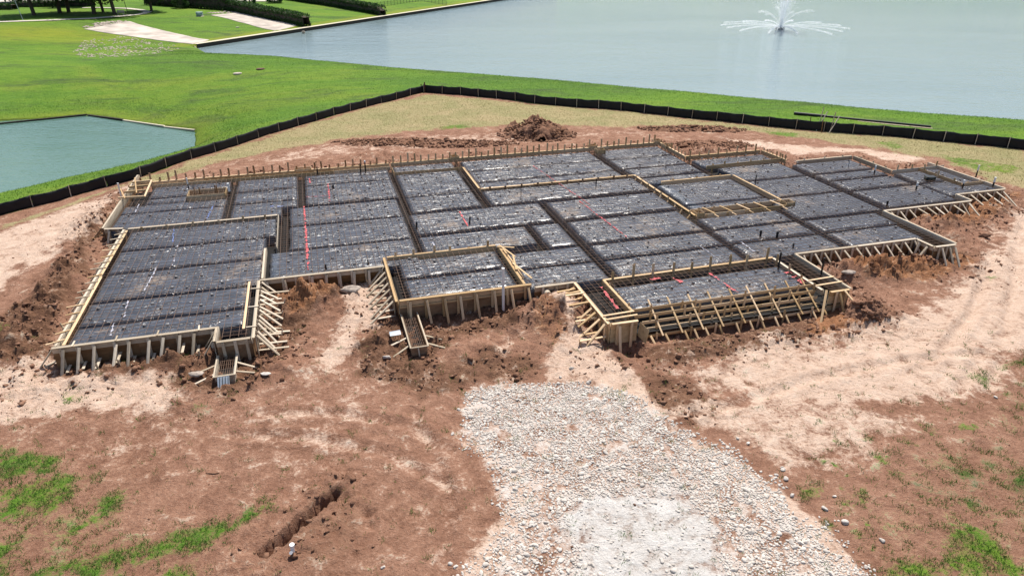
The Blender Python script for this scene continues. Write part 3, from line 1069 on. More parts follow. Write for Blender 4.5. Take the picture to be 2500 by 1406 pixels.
for k, (x0, x1, y0, y1) in enumerate(RC):
    z = PADZ
    ax, ay = x0, y0
    x0, x1, y0, y1 = x0 - .1, x1 + .1, y0 - .05, y1 + .05
    if (ax, ay) == (12.3, 23.85): z = .84
    if (ax, ay) == (26.3, 42.3): z = .80
    o = add('sheet_panel', pad_mesh(x0, x1, y0, y1, z, k * 1.7), barrier)
liner_poly = [BW(a, b)[:] for a, b in FOOT]
bm = bmesh.new()
f = bm.faces.new([bm.verts.new((p[0], p[1], .32)) for p in liner_poly])
f.normal_update()
if f.normal.z < 0: f.normal_flip()
bmesh.ops.triangulate(bm, faces=[f])
lm = bpy.data.meshes.new('trench_liner')
bm.to_mesh(lm)
bm.free()
lm.materials.append(M['liner'])
add('trench_liner', lm, barrier)

# painted / taped marks on the sheet ----------------------------------
def strip(name, pts, w, mat, z=PADZ + .03, label=None, parent=barrier, wave=.03):
    v = []
    f = []
    pts = [Vector(p) for p in pts]
    n_ = 0
    for a, b in zip(pts[:-1], pts[1:]):
        L = (b - a).length
        k = max(4, int(L / .12))
        nrm = Vector((-(b - a).y, (b - a).x)).normalized()
        for i in range(k + 1):
            p = a.lerp(b, i / k)
            wv = w * (.5 + .8 * random.random()) / 2
            if 0 < i < k and random.random() < (.4 if mat == 'whitetape' else .28):
                wv = .004
            off = random.uniform(-wave, wave)
            for s in (-1, 1):
                q = p + nrm * (s * wv + off)
                wq = BW(q.x, q.y, z + random.uniform(0, .006))
                v.append(wq[:])
            if i:
                f.append((n_ - 2, n_ - 1, n_ + 1, n_))
            n_ += 2
    o = add(name, mesh_np(name, v, f, M[mat]), parent)
    if label: o['label'] = label
    return o


def bpx(px, py, z=PADZ):
    p = at(px, py, z)
    return to_b(p[0], p[1])


for pts, w, mat in [([(743, 505), (753, 660)], .12, 'redtape'), ([(801, 450), (805, 492)], .1, 'redtape'), ([(755, 437), (757, 448)], .1, 'redtape'), ([(748, 482), (798, 479)], .05, 'redtape'),
                    ([(1300, 405), (1440, 500)], .06, 'redtape'), ([(1415, 492), (1530, 580)], .08, 'redtape'), ([(1122, 517), (1142, 553)], .1, 'redtape'),
                    ([(1732, 668), (1800, 715)], .16, 'redtape'), ([(1642, 680), (1665, 690)], .2, 'redtape'), ([(1468, 702), (1508, 755)], .15, 'redtape'),
                    ([(425, 560), (422, 592)], .07, 'bluetape'), ([(520, 505), (506, 535)], .06, 'bluetape'), ([(660, 505), (690, 505)], .12, 'bluetape'), ([(1050, 578), (1062, 605)], .07, 'whitetape'),
                    ([(435, 600), (422, 650)], .05, 'whitetape'), ([(382, 655), (350, 717)], .07, 'whitetape'), ([(313, 735), (303, 775)], .07, 'whitetape'), ([(278, 790), (270, 820)], .08, 'whitetape'), ([(340, 500), (330, 520)], .06, 'whitetape'),
                    ([(1485, 370), (1550, 406)], .05, 'whitetape'), ([(1320, 380), (1345, 398)], .05, 'whitetape'), ([(1510, 590), (1545, 620)], .05, 'whitetape'), ([(1710, 602), (1760, 640)], .06, 'whitetape'), ([(1810, 592), (1840, 615)], .1, 'whitetape'), ([(1940, 395), (1985, 410)], .07, 'whitetape')]:
    strip('marking_stripe', [bpx(*p) for p in pts], w, mat)
for px, py in [(1930, 668), (1940, 676), (1965, 690), (1955, 684), (1600, 682)]:
    bx, by = bpx(px, py)
    strip('marking_stripe', [(bx - .25, by), (bx + .25, by + .1)], .16, 'redtape', wave=.1)

# rebar ---------------------------------------------------------------
SLABS = [(-10.55, -3.62, 27.0, 31.0), (-10.55, -3.3, 31.0, 35.0), (-10.55, -2.8, 35.0, 39.7), (-11.6, 4.7, 40.0, 47.7), (-2.65, 4.7, 31.1, 40.0), (2.7, 8.15, 27.25, 31.75), (4.7, 9.5, 31.95, 46.05), (4.9, 25.6, 46.2, 48.3), (9.5, 20.2, 26.95, 41.1), (8.45, 9.5, 26.95, 31.95), (9.75, 25.6, 41.35, 46.2),
         (10.8, 11.85, 22.85, 26.9), (12.05, 21.1, 23.7, 26.65), (20.2, 30.0, 26.95, 32.9), (30.0, 31.25, 25.75, 32.9), (20.5, 25.6, 39.45, 41.35), (21.5, 26.6, 34.2, 39.2), (26.8, 37.7, 31.0, 41.6), (26.0, 32.1, 42.0, 44.2), (37.7, 40.0, 32.15, 37.1), (40.0, 41.7, 32.15, 33.55), (21.35, 22.3, 22.9, 26.9), (-4.7, -3.6, 25.75, 26.8), (40.2, 41.7, 33.75, 37.2)]


def spans(c, axis_):
    iv = []
    for x0, x1, y0, y1 in SLABS:
        lo, hi, a, b = (x0, x1, y0, y1) if axis_ == 'y' else (y0, y1, x0, x1)
        if lo <= c <= hi: iv.append([a, b])
    iv.sort()
    out = []
    for a, b in iv:
        if out and a <= out[-1][1] + .35:
            out[-1][1] = max(out[-1][1], b)
        else:
            out.append([a, b])
    return out


bars = []
c = -11.5
while c < 41.7:
    for a, b in spans(c, 'y'):
        if b - a > .4: bars.append((Vector((c + random.gauss(0, .012), a + random.uniform(0, .1), .985)), Vector((c + random.gauss(0, .012), b - random.uniform(0, .1), .985))))
    c += .30
c = 22.95
while c < 48.3:
    for a, b in spans(c, 'x'):
        if b - a > .4: bars.append((Vector((a + random.uniform(0, .1), c + random.gauss(0, .012), .97)), Vector((b - random.uniform(0, .1), c + random.gauss(0, .012), .97))))
    c += .31
mat_thing = thing('rebar_mat', BW(10, 36, .95), 'grid of rusty reinforcing bars tied above the black plastic sheeting', 'rebar')


def pxlen(p, q):
    def pr(v):
        d = np.array(v) - np.array([0, 0, CAMZ])
        w = d @ CF
        return np.array([d[0] / w, (d @ CU) / w])
    return np.linalg.norm(pr(BW(*p)) - pr(BW(*q)))


bars.sort(key=lambda t: -pxlen(*t))
for p, q in bars[:290]:
    rod('bar', BW(*p), BW(*q), .016, 'rust', mat_thing, 5)


def tubes_joined(name, segs, dia, mat, n=4):
    V, F = [], []
    for p, q in segs:
        p, q = Vector(p), Vector(q)
        d = (q - p).normalized()
        a = d.orthogonal().normalized()
        b = d.cross(a)
        k = len(V)
        for e in (p, q):
            for i in range(n):
                t = 2 * math.pi * i / n
                V.append((e + (a * math.cos(t) + b * math.sin(t)) * dia / 2)[:])
        for i in range(n):
            F.append((k + i, k + (i + 1) % n, k + n + (i + 1) % n, k + n + i))
    return mesh_np(name, V, F, M[mat])


o = add('shorter_bars', tubes_joined('shorter_bars', [(BW(*p), BW(*q)) for p, q in bars[290:]], .016, 'rust'), mat_thing)
tag(o, kind='stuff')
# beam cages: longitudinal bars and stirrups in the trenches
VT = [(-2.35, 34.6, 41.2), (-1.38, 41.2, 47.5), (-5.62, 40.2, 47.4), (4.5, 32.1, 46.0), (9.38, 38.2, 45.9), (12.72, 27.1, 37.8), (10.72, 31.2, 34.6), (20.0, 41.6, 47.8), (20.05, 27.1, 32.9), (25.85, 27.1, 32.8), (25.6, 39.5, 48), (32.1, 31.4, 41.3), (37.6, 34.4, 37.2), (-3.75, 26.0, 30.9), (2.95, 27.4, 31.6), (31.1, 25.8, 30.9), (11.3, 22.9, 26.7), (21.8, 22.9, 26.7), (26.65, 34, 41), (20.72, 34, 41), (-4.0, 31, 31.2)]
HT = [(28.6, -10.4, -3.9), (30.85, -10.4, -3.9), (33.9, -10.4, -3.4), (36.8, -10.4, -2.8), (34.5, -2.2, 4.2), (38.0, -2.2, 4.2), (41.3, -2.2, 4.4), (45.2, -1.1, 4.3), (42.7, -5.4, -1.6), (45.05, -5.4, -1.6), (38.25, 4.7, 20.1), (34.7, 4.5, 20.0), (31.15, 8.6, 20.1), (29.1, 8.6, 31), (31.1, 20.2, 37.5), (34.8, 26.9, 37.5), (38.3, 27, 37.4), (36.85, 32.5, 37.3), (42.88, 9.8, 25.3), (45.45, 9.8, 25.3), (41.2, 4.8, 25.3), (26.4, 12.1, 21), (48.1, 4.9, 25.5), (29.52, 3.1, 8), (44.1, 26, 32), (26.25, -4.7, -3.6)]
cages = []
for x, y0, y1 in VT:
    w = .15
    for dx in (-w, 0, w):
        cages.append((BW(x + dx, y0, .94), BW(x + dx, y1, .94)))
    for dx in (-w, w):
        cages.append((BW(x + dx, y0, .5), BW(x + dx, y1, .5)))
    y = y0
    while y < y1:
        for a, b in (((-w, .5), (-w, .94)), ((w, .5), (w, .94)), ((-w, .94), (w, .94)), ((-w, .5), (w, .5))):
            cages.append((BW(x + a[0], y, a[1]), BW(x + b[0], y, b[1])))
        y += .6
for y, x0, x1 in HT:
    w = .1
    for dy in (-w, w):
        cages.append((BW(x0, y + dy, .93), BW(x1, y + dy, .93)))
        cages.append((BW(x0, y + dy, .5), BW(x1, y + dy, .5)))
    x = x0
    while x < x1:
        for a, b in (((-w, .5), (-w, .93)), ((w, .5), (w, .93)), ((-w, .93), (w, .93))):
            cages.append((BW(x, y + a[0], a[1]), BW(x, y + b[0], b[1])))
        x += .5
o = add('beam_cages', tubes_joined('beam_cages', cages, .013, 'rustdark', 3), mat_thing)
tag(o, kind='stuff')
# spacer blocks under the bars
spc = []
for x0, x1, y0, y1 in RC:
    nx = max(1, round((x1 - x0) / 1.1))
    ny = max(1, round((y1 - y0) / 1.0))
    for i in range(nx):
        for j in range(ny):
            if random.random() < .88:
                bx = x0 + (i + .5 + random.uniform(-.28, .28)) * (x1 - x0) / nx
                by = y0 + (j + .5 + random.uniform(-.28, .28)) * (y1 - y0) / ny
                spc.append((bx, by, random.uniform(0, 3.14), random.uniform(.085, .12)))
spc.sort(key=lambda t: BW(t[0], t[1]).length)
for bx, by, a, s in spc[:250]:
    m = Matrix.Translation(BW(bx, by, .915)) @ Matrix.Rotation(a, 4, 'Z') @ Matrix.Diagonal((s, s, .075, 1))
    add('spacer_block', cube('dobie'), mat_thing, m)
V, F_ = [], []
for bx, by, a, s in spc[250:]:
    m = Matrix.Translation(BW(bx, by, .915)) @ Matrix.Rotation(a, 4, 'Z') @ Matrix.Diagonal((s, s, .075, 1))
    k = len(V)
    V += [(m @ Vector(p))[:] for p in CUBE_V]
    F_ += [tuple(k + i for i in q) for q in CUBE_F]
o = add('farther_spacer_blocks', mesh_np('farther_spacer_blocks', V, F_, M['dobie']), mat_thing)
tag(o, kind='stuff')

# ------------------------------------------------------------------ formwork
def gz(bx, by):
    p = BW(bx, by)
    return float(hz(p.x, p.y))


def form_run(label, p0, p1, out=1, top=1.0, board=.28, panel=True, pmat='ply', bmat='old', smat='old', stake=.72, up=0.0, upv=.0, brace=0.0, kick=0.0, lower=None, cap=True, tie=0.0, name='timber_form', foot=None, inner=None, both=False, bstep=1, skew=None):
    """one straight run of formwork between two building-grid points; out is the side of the stakes (+1 left of p0->p1)"""
    p0 = Vector(p0)
    p1 = Vector(p1)
    d = (p1 - p0)
    L = d.length
    d = d / L
    nn = Vector((-d.y, d.x)) * out
    mid = (p0 + p1) / 2
    root = thing(name, BW(mid.x, mid.y, gz(mid.x + nn.x * .4, mid.y + nn.y * .4)), label, 'formwork')
    T = lambda s, o, z: BW(p0.x + d.x * s + nn.x * o, p0.y + d.y * s + nn.y * o, z)
    # boards in lengths with butt joints
    nseg = max(1, round(L / 4.2))
    for i in range(nseg):
        a, b = i * L / nseg, (i + 1) * L / nseg - .012
        j = random.uniform(-.008, .008)
        timber('board', T(a, 0, top - board / 2 + j), T(b, 0, top - board / 2 - j), .045, board, bmat, root)
        if cap:
            timber('cap_plank', T(a + .02, .068, top - .025 + j), T(b - .02, .068, top - .025 - j), .105, .045, bmat, root)
        if lower is not None:
            timber('wale', T(a, .045, lower + j), T(b, .045, lower), .045, .09, bmat, root)
    if panel:
        npan = max(1, round(L / 2.44))
        for i in range(npan):
            a, b = i * L / npan, (i + 1) * L / npan - .01
            z1 = top - board - .004
            z0 = min(gz(*(p0 + d * a + nn * .1)), gz(*(p0 + d * b + nn * .1)), .3) - .25
            timber('panel', T(a, .0, (z0 + z1) / 2), T(b, .0, (z0 + z1) / 2), .02, z1 - z0, pmat, root)
    ns = max(2, round(L / stake)) if stake else 0
    for i in range(ns):
        s = (i + .5) * L / ns + random.uniform(-.07, .07)
        o = .078 if not cap else .135
        g = gz(*(p0 + d * s + nn * o))
        zt = top - .03 + (up + random.uniform(-upv, upv) if up else 0)
        ln = random.uniform(-.03, .03)
        timber('stake', T(s, o, min(g, zt - .3) - .15), T(s + ln, o, zt), .115, .05, smat, root, up=(nn.x * CY_ - nn.y * SY_, nn.x * SY_ + nn.y * CY_, 0))
        if both and random.random() < .6:
            o2 = -.06
            timber('stake', T(s + .12, o2, .35), T(s + .12 + ln, o2, zt - random.uniform(.0, .15)), .085, .042, smat, root, up=(nn.x * CY_ - nn.y * SY_, nn.x * SY_ + nn.y * CY_, 0))
        if brace and i % bstep == 0:
            s2 = s + random.uniform(-.05, .05) + .09
            br = brace * random.uniform(.85, 1.15)
            q = p0 + d * s2 + nn * br
            g2 = gz(q.x, q.y)
            sk = random.uniform(-.12, .12) if skew is None else skew + random.uniform(-.04, .04)
            timber('brace', T(s2 + sk, br, g2 - .08), T(s2, o + .045, top - random.uniform(.06, .14)), .11, .05, smat, root)
            if kick:
                kk = kick * random.uniform(.8, 1.2)
                q = p0 + d * s2 + nn * kk
                g3 = gz(q.x, q.y)
                hb = random.uniform(.12, .3)
                timber('kicker', T(s2 + .07 + (sk if skew is None else 0), kk, g3 + .06), T(s2 + .07, o, max(g3, .1) + (hb if skew is None else .1)), .1, .045, smat, root)
                if random.random() < .6:
                    timber('peg', T(s2 + .13, kk - .05, g3 - .2), T(s2 + .13 + random.uniform(-.05, .05), kk + .05, g3 + random.uniform(.12, .35)), .07, .035, smat, root, up=(nn.x, nn.y, 0))
    if tie:
        k = max(1, round(L / tie))
        for i in range(k):
            s = (i + .5) * L / k
            timber('tie', T(s, -.25, top + .022), T(s + random.uniform(-.03, .03), .16, top + .022), .06, .035, bmat, root)
    if inner:
        a, b, off, mt = inner
        timber('inner_plank', T(a, -off, top - .02), T(b, -off, top - .02), .1, .04, mt, root)
    return root


O = dict
form_run('grey front form of the left wing, propped by short leaning stakes', (-10.9, 26.9), (-4.82, 26.9), -1, brace=.75, kick=.75, stake=.62, tie=1.4, bmat='old', skew=-.12)
form_run('short left side of the pier form at the corner of the left wing', (-4.82, 26.88), (-4.82, 25.68), -1, stake=.6, brace=.7)
form_run('front of the pier form standing at the corner of the left wing', (-4.8, 25.66), (-3.5, 25.66), -1, stake=.5)
form_run('right side form of the left wing with a dense row of raking struts', (-3.48, 25.55), (-3.48, 31.0), -1, brace=1.0, kick=1.15, stake=.46, skew=-.3, cap=True, tie=1.6, inner=(.9, 5.4, .35, 'new'))
form_run('brown plywood form between the left wing and the garage bay', (-3.4, 31.05), (2.45, 31.05), -1, stake=.66, brace=.4)
form_run('left side form of the garage bay with long crossing braces', (2.52, 31.95), (2.52, 27.0), -1, bmat='new', smat='old', brace=1.2, kick=.95, stake=.6, top=1.04, skew=.35)
form_run('tall front form of the garage bay with yellow top board', (2.58, 27.12), (8.65, 27.12), -1, bmat='new', smat='new', stake=.75, brace=.55, top=1.04, board=.3, lower=.68, pmat='ply')
form_run('right side board of the garage bay with crisscross battens', (8.27, 27.2), (8.27, 31.8), -1, panel=False, bmat='new', smat='new', stake=1.0, up=.15, upv=.08, top=1.04)
form_run('back board of the garage bay with a few upright stakes', (2.6, 31.86), (8.22, 31.86), 1, panel=False, bmat='new', smat='new', stake=.9, up=.2, upv=.15, top=1.04)
form_run('low form between garage bay and entry with a pipe end before it', (8.72, 26.85), (10.62, 26.85), -1, stake=.55, bmat='old', smat='old')
form_run('left side form of the entry with a fan of raking struts', (10.68, 26.8), (10.68, 22.72), -1, bmat='new', smat='new', pmat='plynew', brace=1.05, kick=1.1, stake=.5, skew=.2)
form_run('tall end of the entry form above the dug pit', (10.72, 22.74), (11.93, 22.74), -1, bmat='new', smat='new', pmat='plynew', stake=.55, brace=.5, bstep=2)
form_run('inner left board of the entry porch beside red markings', (11.95, 26.65), (11.95, 23.5), 1, panel=False, bmat='new', smat='new', stake=.9, up=.1, upv=.08)
form_run('back board of the entry porch with tall paired stakes', (12.0, 26.72), (21.15, 26.78), -1, panel=False, bmat='new', smat='new', stake=1.0, up=.5, upv=.15, both=True)
form_run('inner right board of the entry porch with leaning stakes', (21.18, 26.7), (21.18, 22.95), -1, panel=False, bmat='old', smat='new', stake=1.0, up=.25, upv=.15)
form_run('tall right end of the entry form with a leaning yellow brace', (21.35, 22.76), (22.38, 22.76), -1, bmat='new', smat='new', pmat='plynew', stake=.5, brace=.7, bstep=2)
form_run('right side form of the entry next to orange soil', (22.42, 22.75), (22.42, 26.8), -1, bmat='old', pmat='ply', stake=.7)
form_run('long front form right of the entry with a row of slanted props', (22.5, 26.85), (29.95, 26.85), -1, brace=.75, stake=.62, skew=.22)
form_run('left side of the pier form at the right front corner', (30.0, 26.8), (30.0, 25.66), -1, brace=.6, stake=.5)
form_run('front of the pier form at the right front corner', (30.02, 25.64), (31.33, 25.64), -1, brace=.75, stake=.5)
form_run('side form running back from the right front pier', (31.37, 25.66), (31.37, 30.8), -1, stake=.7, brace=.5)
form_run('stepped-back front form at right above the orange heap', (31.42, 30.85), (37.85, 30.85), -1, brace=.95, stake=.62, skew=.25)
form_run('short return of the form near the right end', (37.9, 30.88), (37.9, 32.0), -1, stake=.5)
form_run('front form at the far right end with long slanted props', (37.95, 32.05), (41.85, 32.05), -1, brace=1.1, stake=.62, skew=.3)
form_run('outer side form at the far right end of the slab', (41.88, 32.1), (41.78, 38.2), -1, stake=1.0, brace=.5)
form_run('inner board of the small far right porch, along its left', (40.12, 37.3), (40.12, 33.68), -1, panel=False, bmat='new', smat='new', stake=1.2, up=.25, upv=.1, cap=False)
form_run('front board of the small far right porch', (40.15, 33.64), (42.15, 33.64), 1, panel=False, bmat='new', smat='new', stake=1.2, up=.1, cap=False)
form_run('back form beside the far right porch', (37.9, 37.28), (42.3, 37.28), 1, panel=False, bmat='old', smat='new', stake=1.2, up=.25, upv=.15, cap=False)
form_run('side form between the two right back corners', (37.8, 41.0), (37.84, 37.32), 1, panel=False, stake=1.2, up=.12, cap=True)
form_run('dark back form at the right, without props', (33.0, 41.06), (37.75, 41.06), 1, panel=False, stake=1.5, up=.12, cap=True)
form_run('front board of the sunken back porch', (26.1, 41.72), (32.35, 41.95), 1, panel=False, bmat='new', smat='new', stake=1.0, up=.12, upv=.1, cap=False)
form_run('back board of the sunken back porch with tall stakes', (25.9, 44.3), (32.15, 44.3), 1, panel=False, bmat='new', smat='new', stake=.8, up=.32, upv=.18)
form_run('right end of the sunken back porch with a picket of stakes', (32.22, 44.26), (32.4, 41.5), 1, panel=False, bmat='new', smat='new', stake=.35, up=.22, upv=.12)
form_run('side form behind the small box forms at the back', (25.84, 48.45), (25.84, 44.36), 1, panel=False, bmat='new', smat='new', stake=.5, up=.3, upv=.15)
form_run('long back form lined with uneven upright stakes', (4.8, 48.45), (25.75, 48.5), 1, panel=False, bmat='new', smat='new', stake=.5, up=.5, upv=.2, cap=True)
form_run('back left form behind the brick ledge, with stained stakes', (-11.7, 48.42), (4.72, 48.44), 1, panel=False, bmat='new', smat='stain', stake=.55, up=.44, upv=.22, cap=True)
form_run('inner ledge board along the back left edge', (-10.65, 47.78), (4.7, 47.66), 1, panel=False, bmat='new', smat='new', stake=.42, up=.04, upv=.02, cap=False)
form_run('left outer form of the upper left block', (-11.9, 50.4), (-11.9, 40.25), -1, stake=.5, bmat='old', smat='stain', kick=.7, brace=.75, board=.42)
form_run('short jog of the left form above the left wing', (-11.85, 40.15), (-10.85, 40.0), -1, stake=.5, bmat='old', brace=.5)
lf = form_run('double planked left form of the left wing', (-10.72, 39.7), (-10.72, 26.98), -1, stake=.75, bmat='old', smat='old', brace=.85, kick=.7, bstep=2, inner=(.2, 6.2, .12, 'new'))
timber('inner_plank', BW(-10.56, 33.4, .985), BW(-10.5, 27.0, .985), .11, .04, 'new', lf)
for y in np.arange(27.4, 39.5, .78):
    timber('cross_batten', BW(-11.1 + random.uniform(-.2, .1), y - random.uniform(.05, .3), 1.03), BW(-10.55, y, 1.03), .06, .035, random.choice(['new', 'old']), lf)
form_run('back board of the left wing with upright stakes', (-10.6, 39.82), (-2.72, 39.85), -1, panel=False, bmat='old', smat='new', stake=1.3, up=.12, upv=.08)
form_run('upper inner board at the right of the left wing', (-2.7, 39.8), (-2.7, 34.98), -1, panel=False, bmat='old', smat='old', stake=.9, up=.02, cap=False)
form_run('lower inner board at the right of the left wing', (-3.2, 34.9), (-3.2, 31.15), -1, panel=False, bmat='old', smat='old', stake=.7, up=.02, brace=.35)
form_run('short board stepping down to the recessed patio', (4.76, 47.6), (4.76, 46.2), -1, panel=False, bmat='new', stake=0, cap=False)
form_run('left back board of the recessed patio', (4.8, 46.14), (9.6, 46.14), -1, panel=False, bmat='new', smat='new', stake=.9, up=.06, cap=False)
form_run('left side board of the recessed patio', (9.63, 46.1), (9.63, 41.3), -1, panel=False, bmat='new', stake=0, cap=True)
form_run('long front board of the recessed patio', (9.66, 41.24), (20.3, 41.24), -1, panel=False, bmat='new', smat='dark', stake=1.05, up=.1, upv=.05, cap=True)
form_run('long board left of the courtyard with raking battens', (20.38, 41.2), (20.46, 33.12), -1, panel=False, bmat='new', smat='new', stake=.95, up=.06, upv=.06, brace=.7)
form_run('back board of the square courtyard', (21.4, 39.32), (26.62, 39.38), 1, panel=False, bmat='new', smat='new', stake=1.6, up=.12)
form_run('right board of the square courtyard', (26.7, 39.4), (26.74, 33.85), 1, panel=False, bmat='new', smat='dark', stake=1.8, up=.05)
form_run('inner front board of the square courtyard', (20.6, 34.02), (26.8, 34.05), -1, panel=False, bmat='new', smat='new', stake=1.1, up=.1, upv=.05, cap=False)
cf = form_run('outer front board of the square courtyard with slanted battens', (20.5, 33.12), (27.0, 33.2), -1, panel=False, bmat='new', smat='new', stake=1.2, up=.02, cap=False)
for x in np.arange(21.4, 27, 1.15):
    timber('tie', BW(x, 34.1, 1.02), BW(x + .25, 33.1, 1.0), .07, .035, 'new', cf)
    timber('tie', BW(x + .2, 33.15, .95), BW(x + .3, 32.75, .9), .07, .035, 'new', cf)
# crisscross battens on the garage right side
cb = thing('crossed_battens', BW(8.6, 30, 1.0), 'loose crossed battens leaning on the right side of the garage bay', 'battens')
for y0, y1, z0, z1, x0, x1 in [(31.7, 30.2, 1.1, 1.05, 8.35, 8.75), (31.2, 29.0, 1.12, 1.02, 8.4, 8.5), (30.4, 28.6, 1.05, 1.12, 8.7, 8.35), (29.4, 27.6, 1.1, 1.06, 8.4, 8.8), (28.9, 26.4, 1.1, .35, 8.45, 8.9), (31.6, 31.2, 1.08, 1.1, 8.2, 9.0)]:
    timber('batten', BW(x0, y0, z0), BW(x1, y1, z1), .08, .035, 'new', cb)
# steps at the entry --------------------------------------------------
st = thing('step_forms', BW(16.5, 23.1, .2), 'stepped riser boards of the entry stairs tied by slanting battens', 'formwork')
ST = [(23.6, 1.0), (23.37, .81), (23.14, .61), (22.91, .41), (22.68, .21)]
for i, (y, z) in enumerate(ST):
    x0 = 12.0 + (.05, .1, .35, .1, .2)[i]
    x1 = 21.1 if i < 4 else 21.3
    for k in range(3):
        a = x0 + (x1 - x0) * k / 3
        b = x0 + (x1 - x0) * (k + 1) / 3 - .015
        jj = random.uniform(-.012, .012)
        timber('riser_board', BW(a, y + jj, z - .07), BW(b, y - jj, z - .07), .042, .135, 'new', st)
    for k in range(7):
        x = x0 + .4 + (x1 - x0 - .8) * (k + random.uniform(.1, .7)) / 7
        timber('stake', BW(x, y - .045, z - .45), BW(x + random.uniform(-.04, .04), y - .045, z + random.uniform(.02, .22)), .085, .04, 'new', st, up=(0, 1, 0))
for k in range(9):
    x = 12.9 + k * .98 + random.uniform(-.1, .1)
    timber('tie', BW(x, 23.95, 1.18), BW(x + .1, 22.5, .17), .075, .04, 'new', st, up=(0, 0, 1))
for k in range(14):
    x = 12.6 + k * .65 + random.uniform(-.2, .2)
    timber('peg', BW(x + .12, 22.3, gz(x, 22.3) - .1), BW(x, 22.6, .19), .1, .045, 'new', st)
# tie boards over the entry side boxes
for lab, x0, x1, ys in (('pair of planks bridging the left entry box', 10.62, 12.05, (23.35, 23.02)), ('pair of planks bridging the right entry box', 21.1, 22.5, (23.9, 23.35))):
    pl = thing('bridging_planks', BW((x0 + x1) / 2, ys[0], 1.0), lab, 'planks')
    for y in ys:
        timber('plank', BW(x0, y, 1.03), BW(x1, y + .05, 1.03), .085, .04, 'new', pl)
ply = thing('form_return', BW(12.05, 22.6, .2), 'dark plywood return panel beside the dug pit at the entry', 'formwork')
timber('panel', BW(12.0, 22.72, .55), BW(12.12, 22.15, .45), .025, .7, 'plynew', ply)
for x, y, xx in ((21.25, 22.95, -.75), (22.0, 22.7, .35)):
    timber('prop', BW(x + xx, y - 1.0, gz(x + xx, y - 1.0) - .05), BW(x, y - .1, 1.02), .1, .05, 'new', ply if x < 20 else st)

# chutes (pier forms) -------------------------------------------------
def chute(label, x0, x1, y0, y1, top, mat):
    c = thing('pier_form', BW((x0 + x1) / 2, (y0 + y1) / 2, top - .5), label, 'formwork')
    h = .5
    z = top - h / 2
    timber('side_board', BW(x0, y0, z), BW(x0, y1, z), .04, h, mat, c)
    timber('side_board', BW(x1, y0, z), BW(x1, y1, z), .04, h, mat, c)
    timber('end_board', BW(x0 - .02, y0 - .022, z), BW(x1 + .02, y0 - .022, z), .04, h, mat, c)
    timber('edge_strip', BW(x0 - .05, y0 - .05, top - .02), BW(x0 - .05, y1, top - .02), .06, .04, 'old', c)
    timber('edge_strip', BW(x1 + .05, y0 - .05, top - .02), BW(x1 + .05, y1, top - .02), .06, .04, 'old', c)
    timber('edge_strip', BW(x0 - .08, y0 - .08, top - .02), BW(x1 + .08, y0 - .08, top - .02), .05, .04, 'old', c)
    timber('liner', BW((x0 + x1) / 2, y0, top - .38), BW((x0 + x1) / 2, y1, top - .38), x1 - x0 - .05, .02, 'liner', c)
    timber('stake', BW((x0 + x1) / 2, y0 - .12, top - .75), BW((x0 + x1) / 2 - .05, y0 - .1, top - .02), .08, .04, 'old', c)
    for y in (y0 + .3, y0 + .95):
        for s, x in ((-1, x0), (1, x1)):
            q = x + s * .75
            timber('strut', BW(q, y - .3, gz(q, y - .3)), BW(x + s * .06, y, top - .12), .08, .04, 'old', c)
    k = 7
    for i in range(k):
        x = x0 + .08 + (x1 - x0 - .16) * i / (k - 1)
        rod('bar', BW(x, y0 + .05, top - .1), BW(x + random.uniform(-.03, .03), y1, top - .08), .016, 'rust', c, 5)
    for y in np.arange(y0 + .2, y1, .3):
        rod('bar', BW(x0 + .05, y, top - .06), BW(x1 - .05, y, top - .06), .014, 'rust', c, 5)


chute('narrow pier form full of rebar, pointing out from the left wing', -4.8, -4.15, 24.05, 25.55, .42, 'old')
chute('narrow pier form full of rebar, pointing out from the garage bay', 2.64, 3.25, 24.1, 26.95, .42, 'dark')
pl = thing('corrugated_plate', BW(-4.5, 23.7, -.1), 'small grey ribbed metal plate leaning on the left pier form', 'metal plate')
timber('sheet', BW(-4.5, 23.45, .0), BW(-4.5, 23.9, .42), .42, .02, 'galv', pl)
for i in range(4):
    rod('rib', BW(-4.65 + i * .1, 23.4, .0), BW(-4.65 + i * .1 + .03, 23.86, .43), .022, 'iron', pl, 5)
fd = thing('form_crate', BW(2.15, 25.2, .0), 'small grey topped wire crate beside the garage pier form', 'crate')
g = gz(2.1, 25.2)
timber('lid', BW(1.9, 25.2, g + .36), BW(2.35, 25.2, g + .38), .35, .03, 'galv', fd)
for i in range(5):
    rod('wire', BW(1.93 + i * .1, 25.05, g - .05), BW(1.93 + i * .1, 25.05, g + .36), .015, 'iron', fd, 5)
    rod('wire', BW(1.93 + i * .1, 25.36, g - .05), BW(1.93 + i * .1, 25.36, g + .36), .015, 'iron', fd, 5)

# small box forms -----------------------------------------------------
def box_form(label, cx, cy, w, d_, z, h=.35, mat='new'):
    b = thing('box_form', BW(cx, cy, z - h), label, 'box form')
    for s in (-1, 1):
        timber('side_board', BW(cx - w / 2, cy + s * d_ / 2, z - h / 2), BW(cx + w / 2, cy + s * d_ / 2, z - h / 2), .04, h, mat, b)
        timber('end_board', BW(cx + s * (w / 2 - .02), cy - d_ / 2 + .03, z - h / 2), BW(cx + s * (w / 2 - .02), cy + d_ / 2 - .03, z - h / 2), .04, h - .004, mat, b)
        timber('leg', BW(cx + s * w / 2, cy - d_ / 2 - .04, .5), BW(cx + s * (w / 2 - .05), cy - d_ / 2 - .04, z + .12), .05, .03, mat, b)
    return b


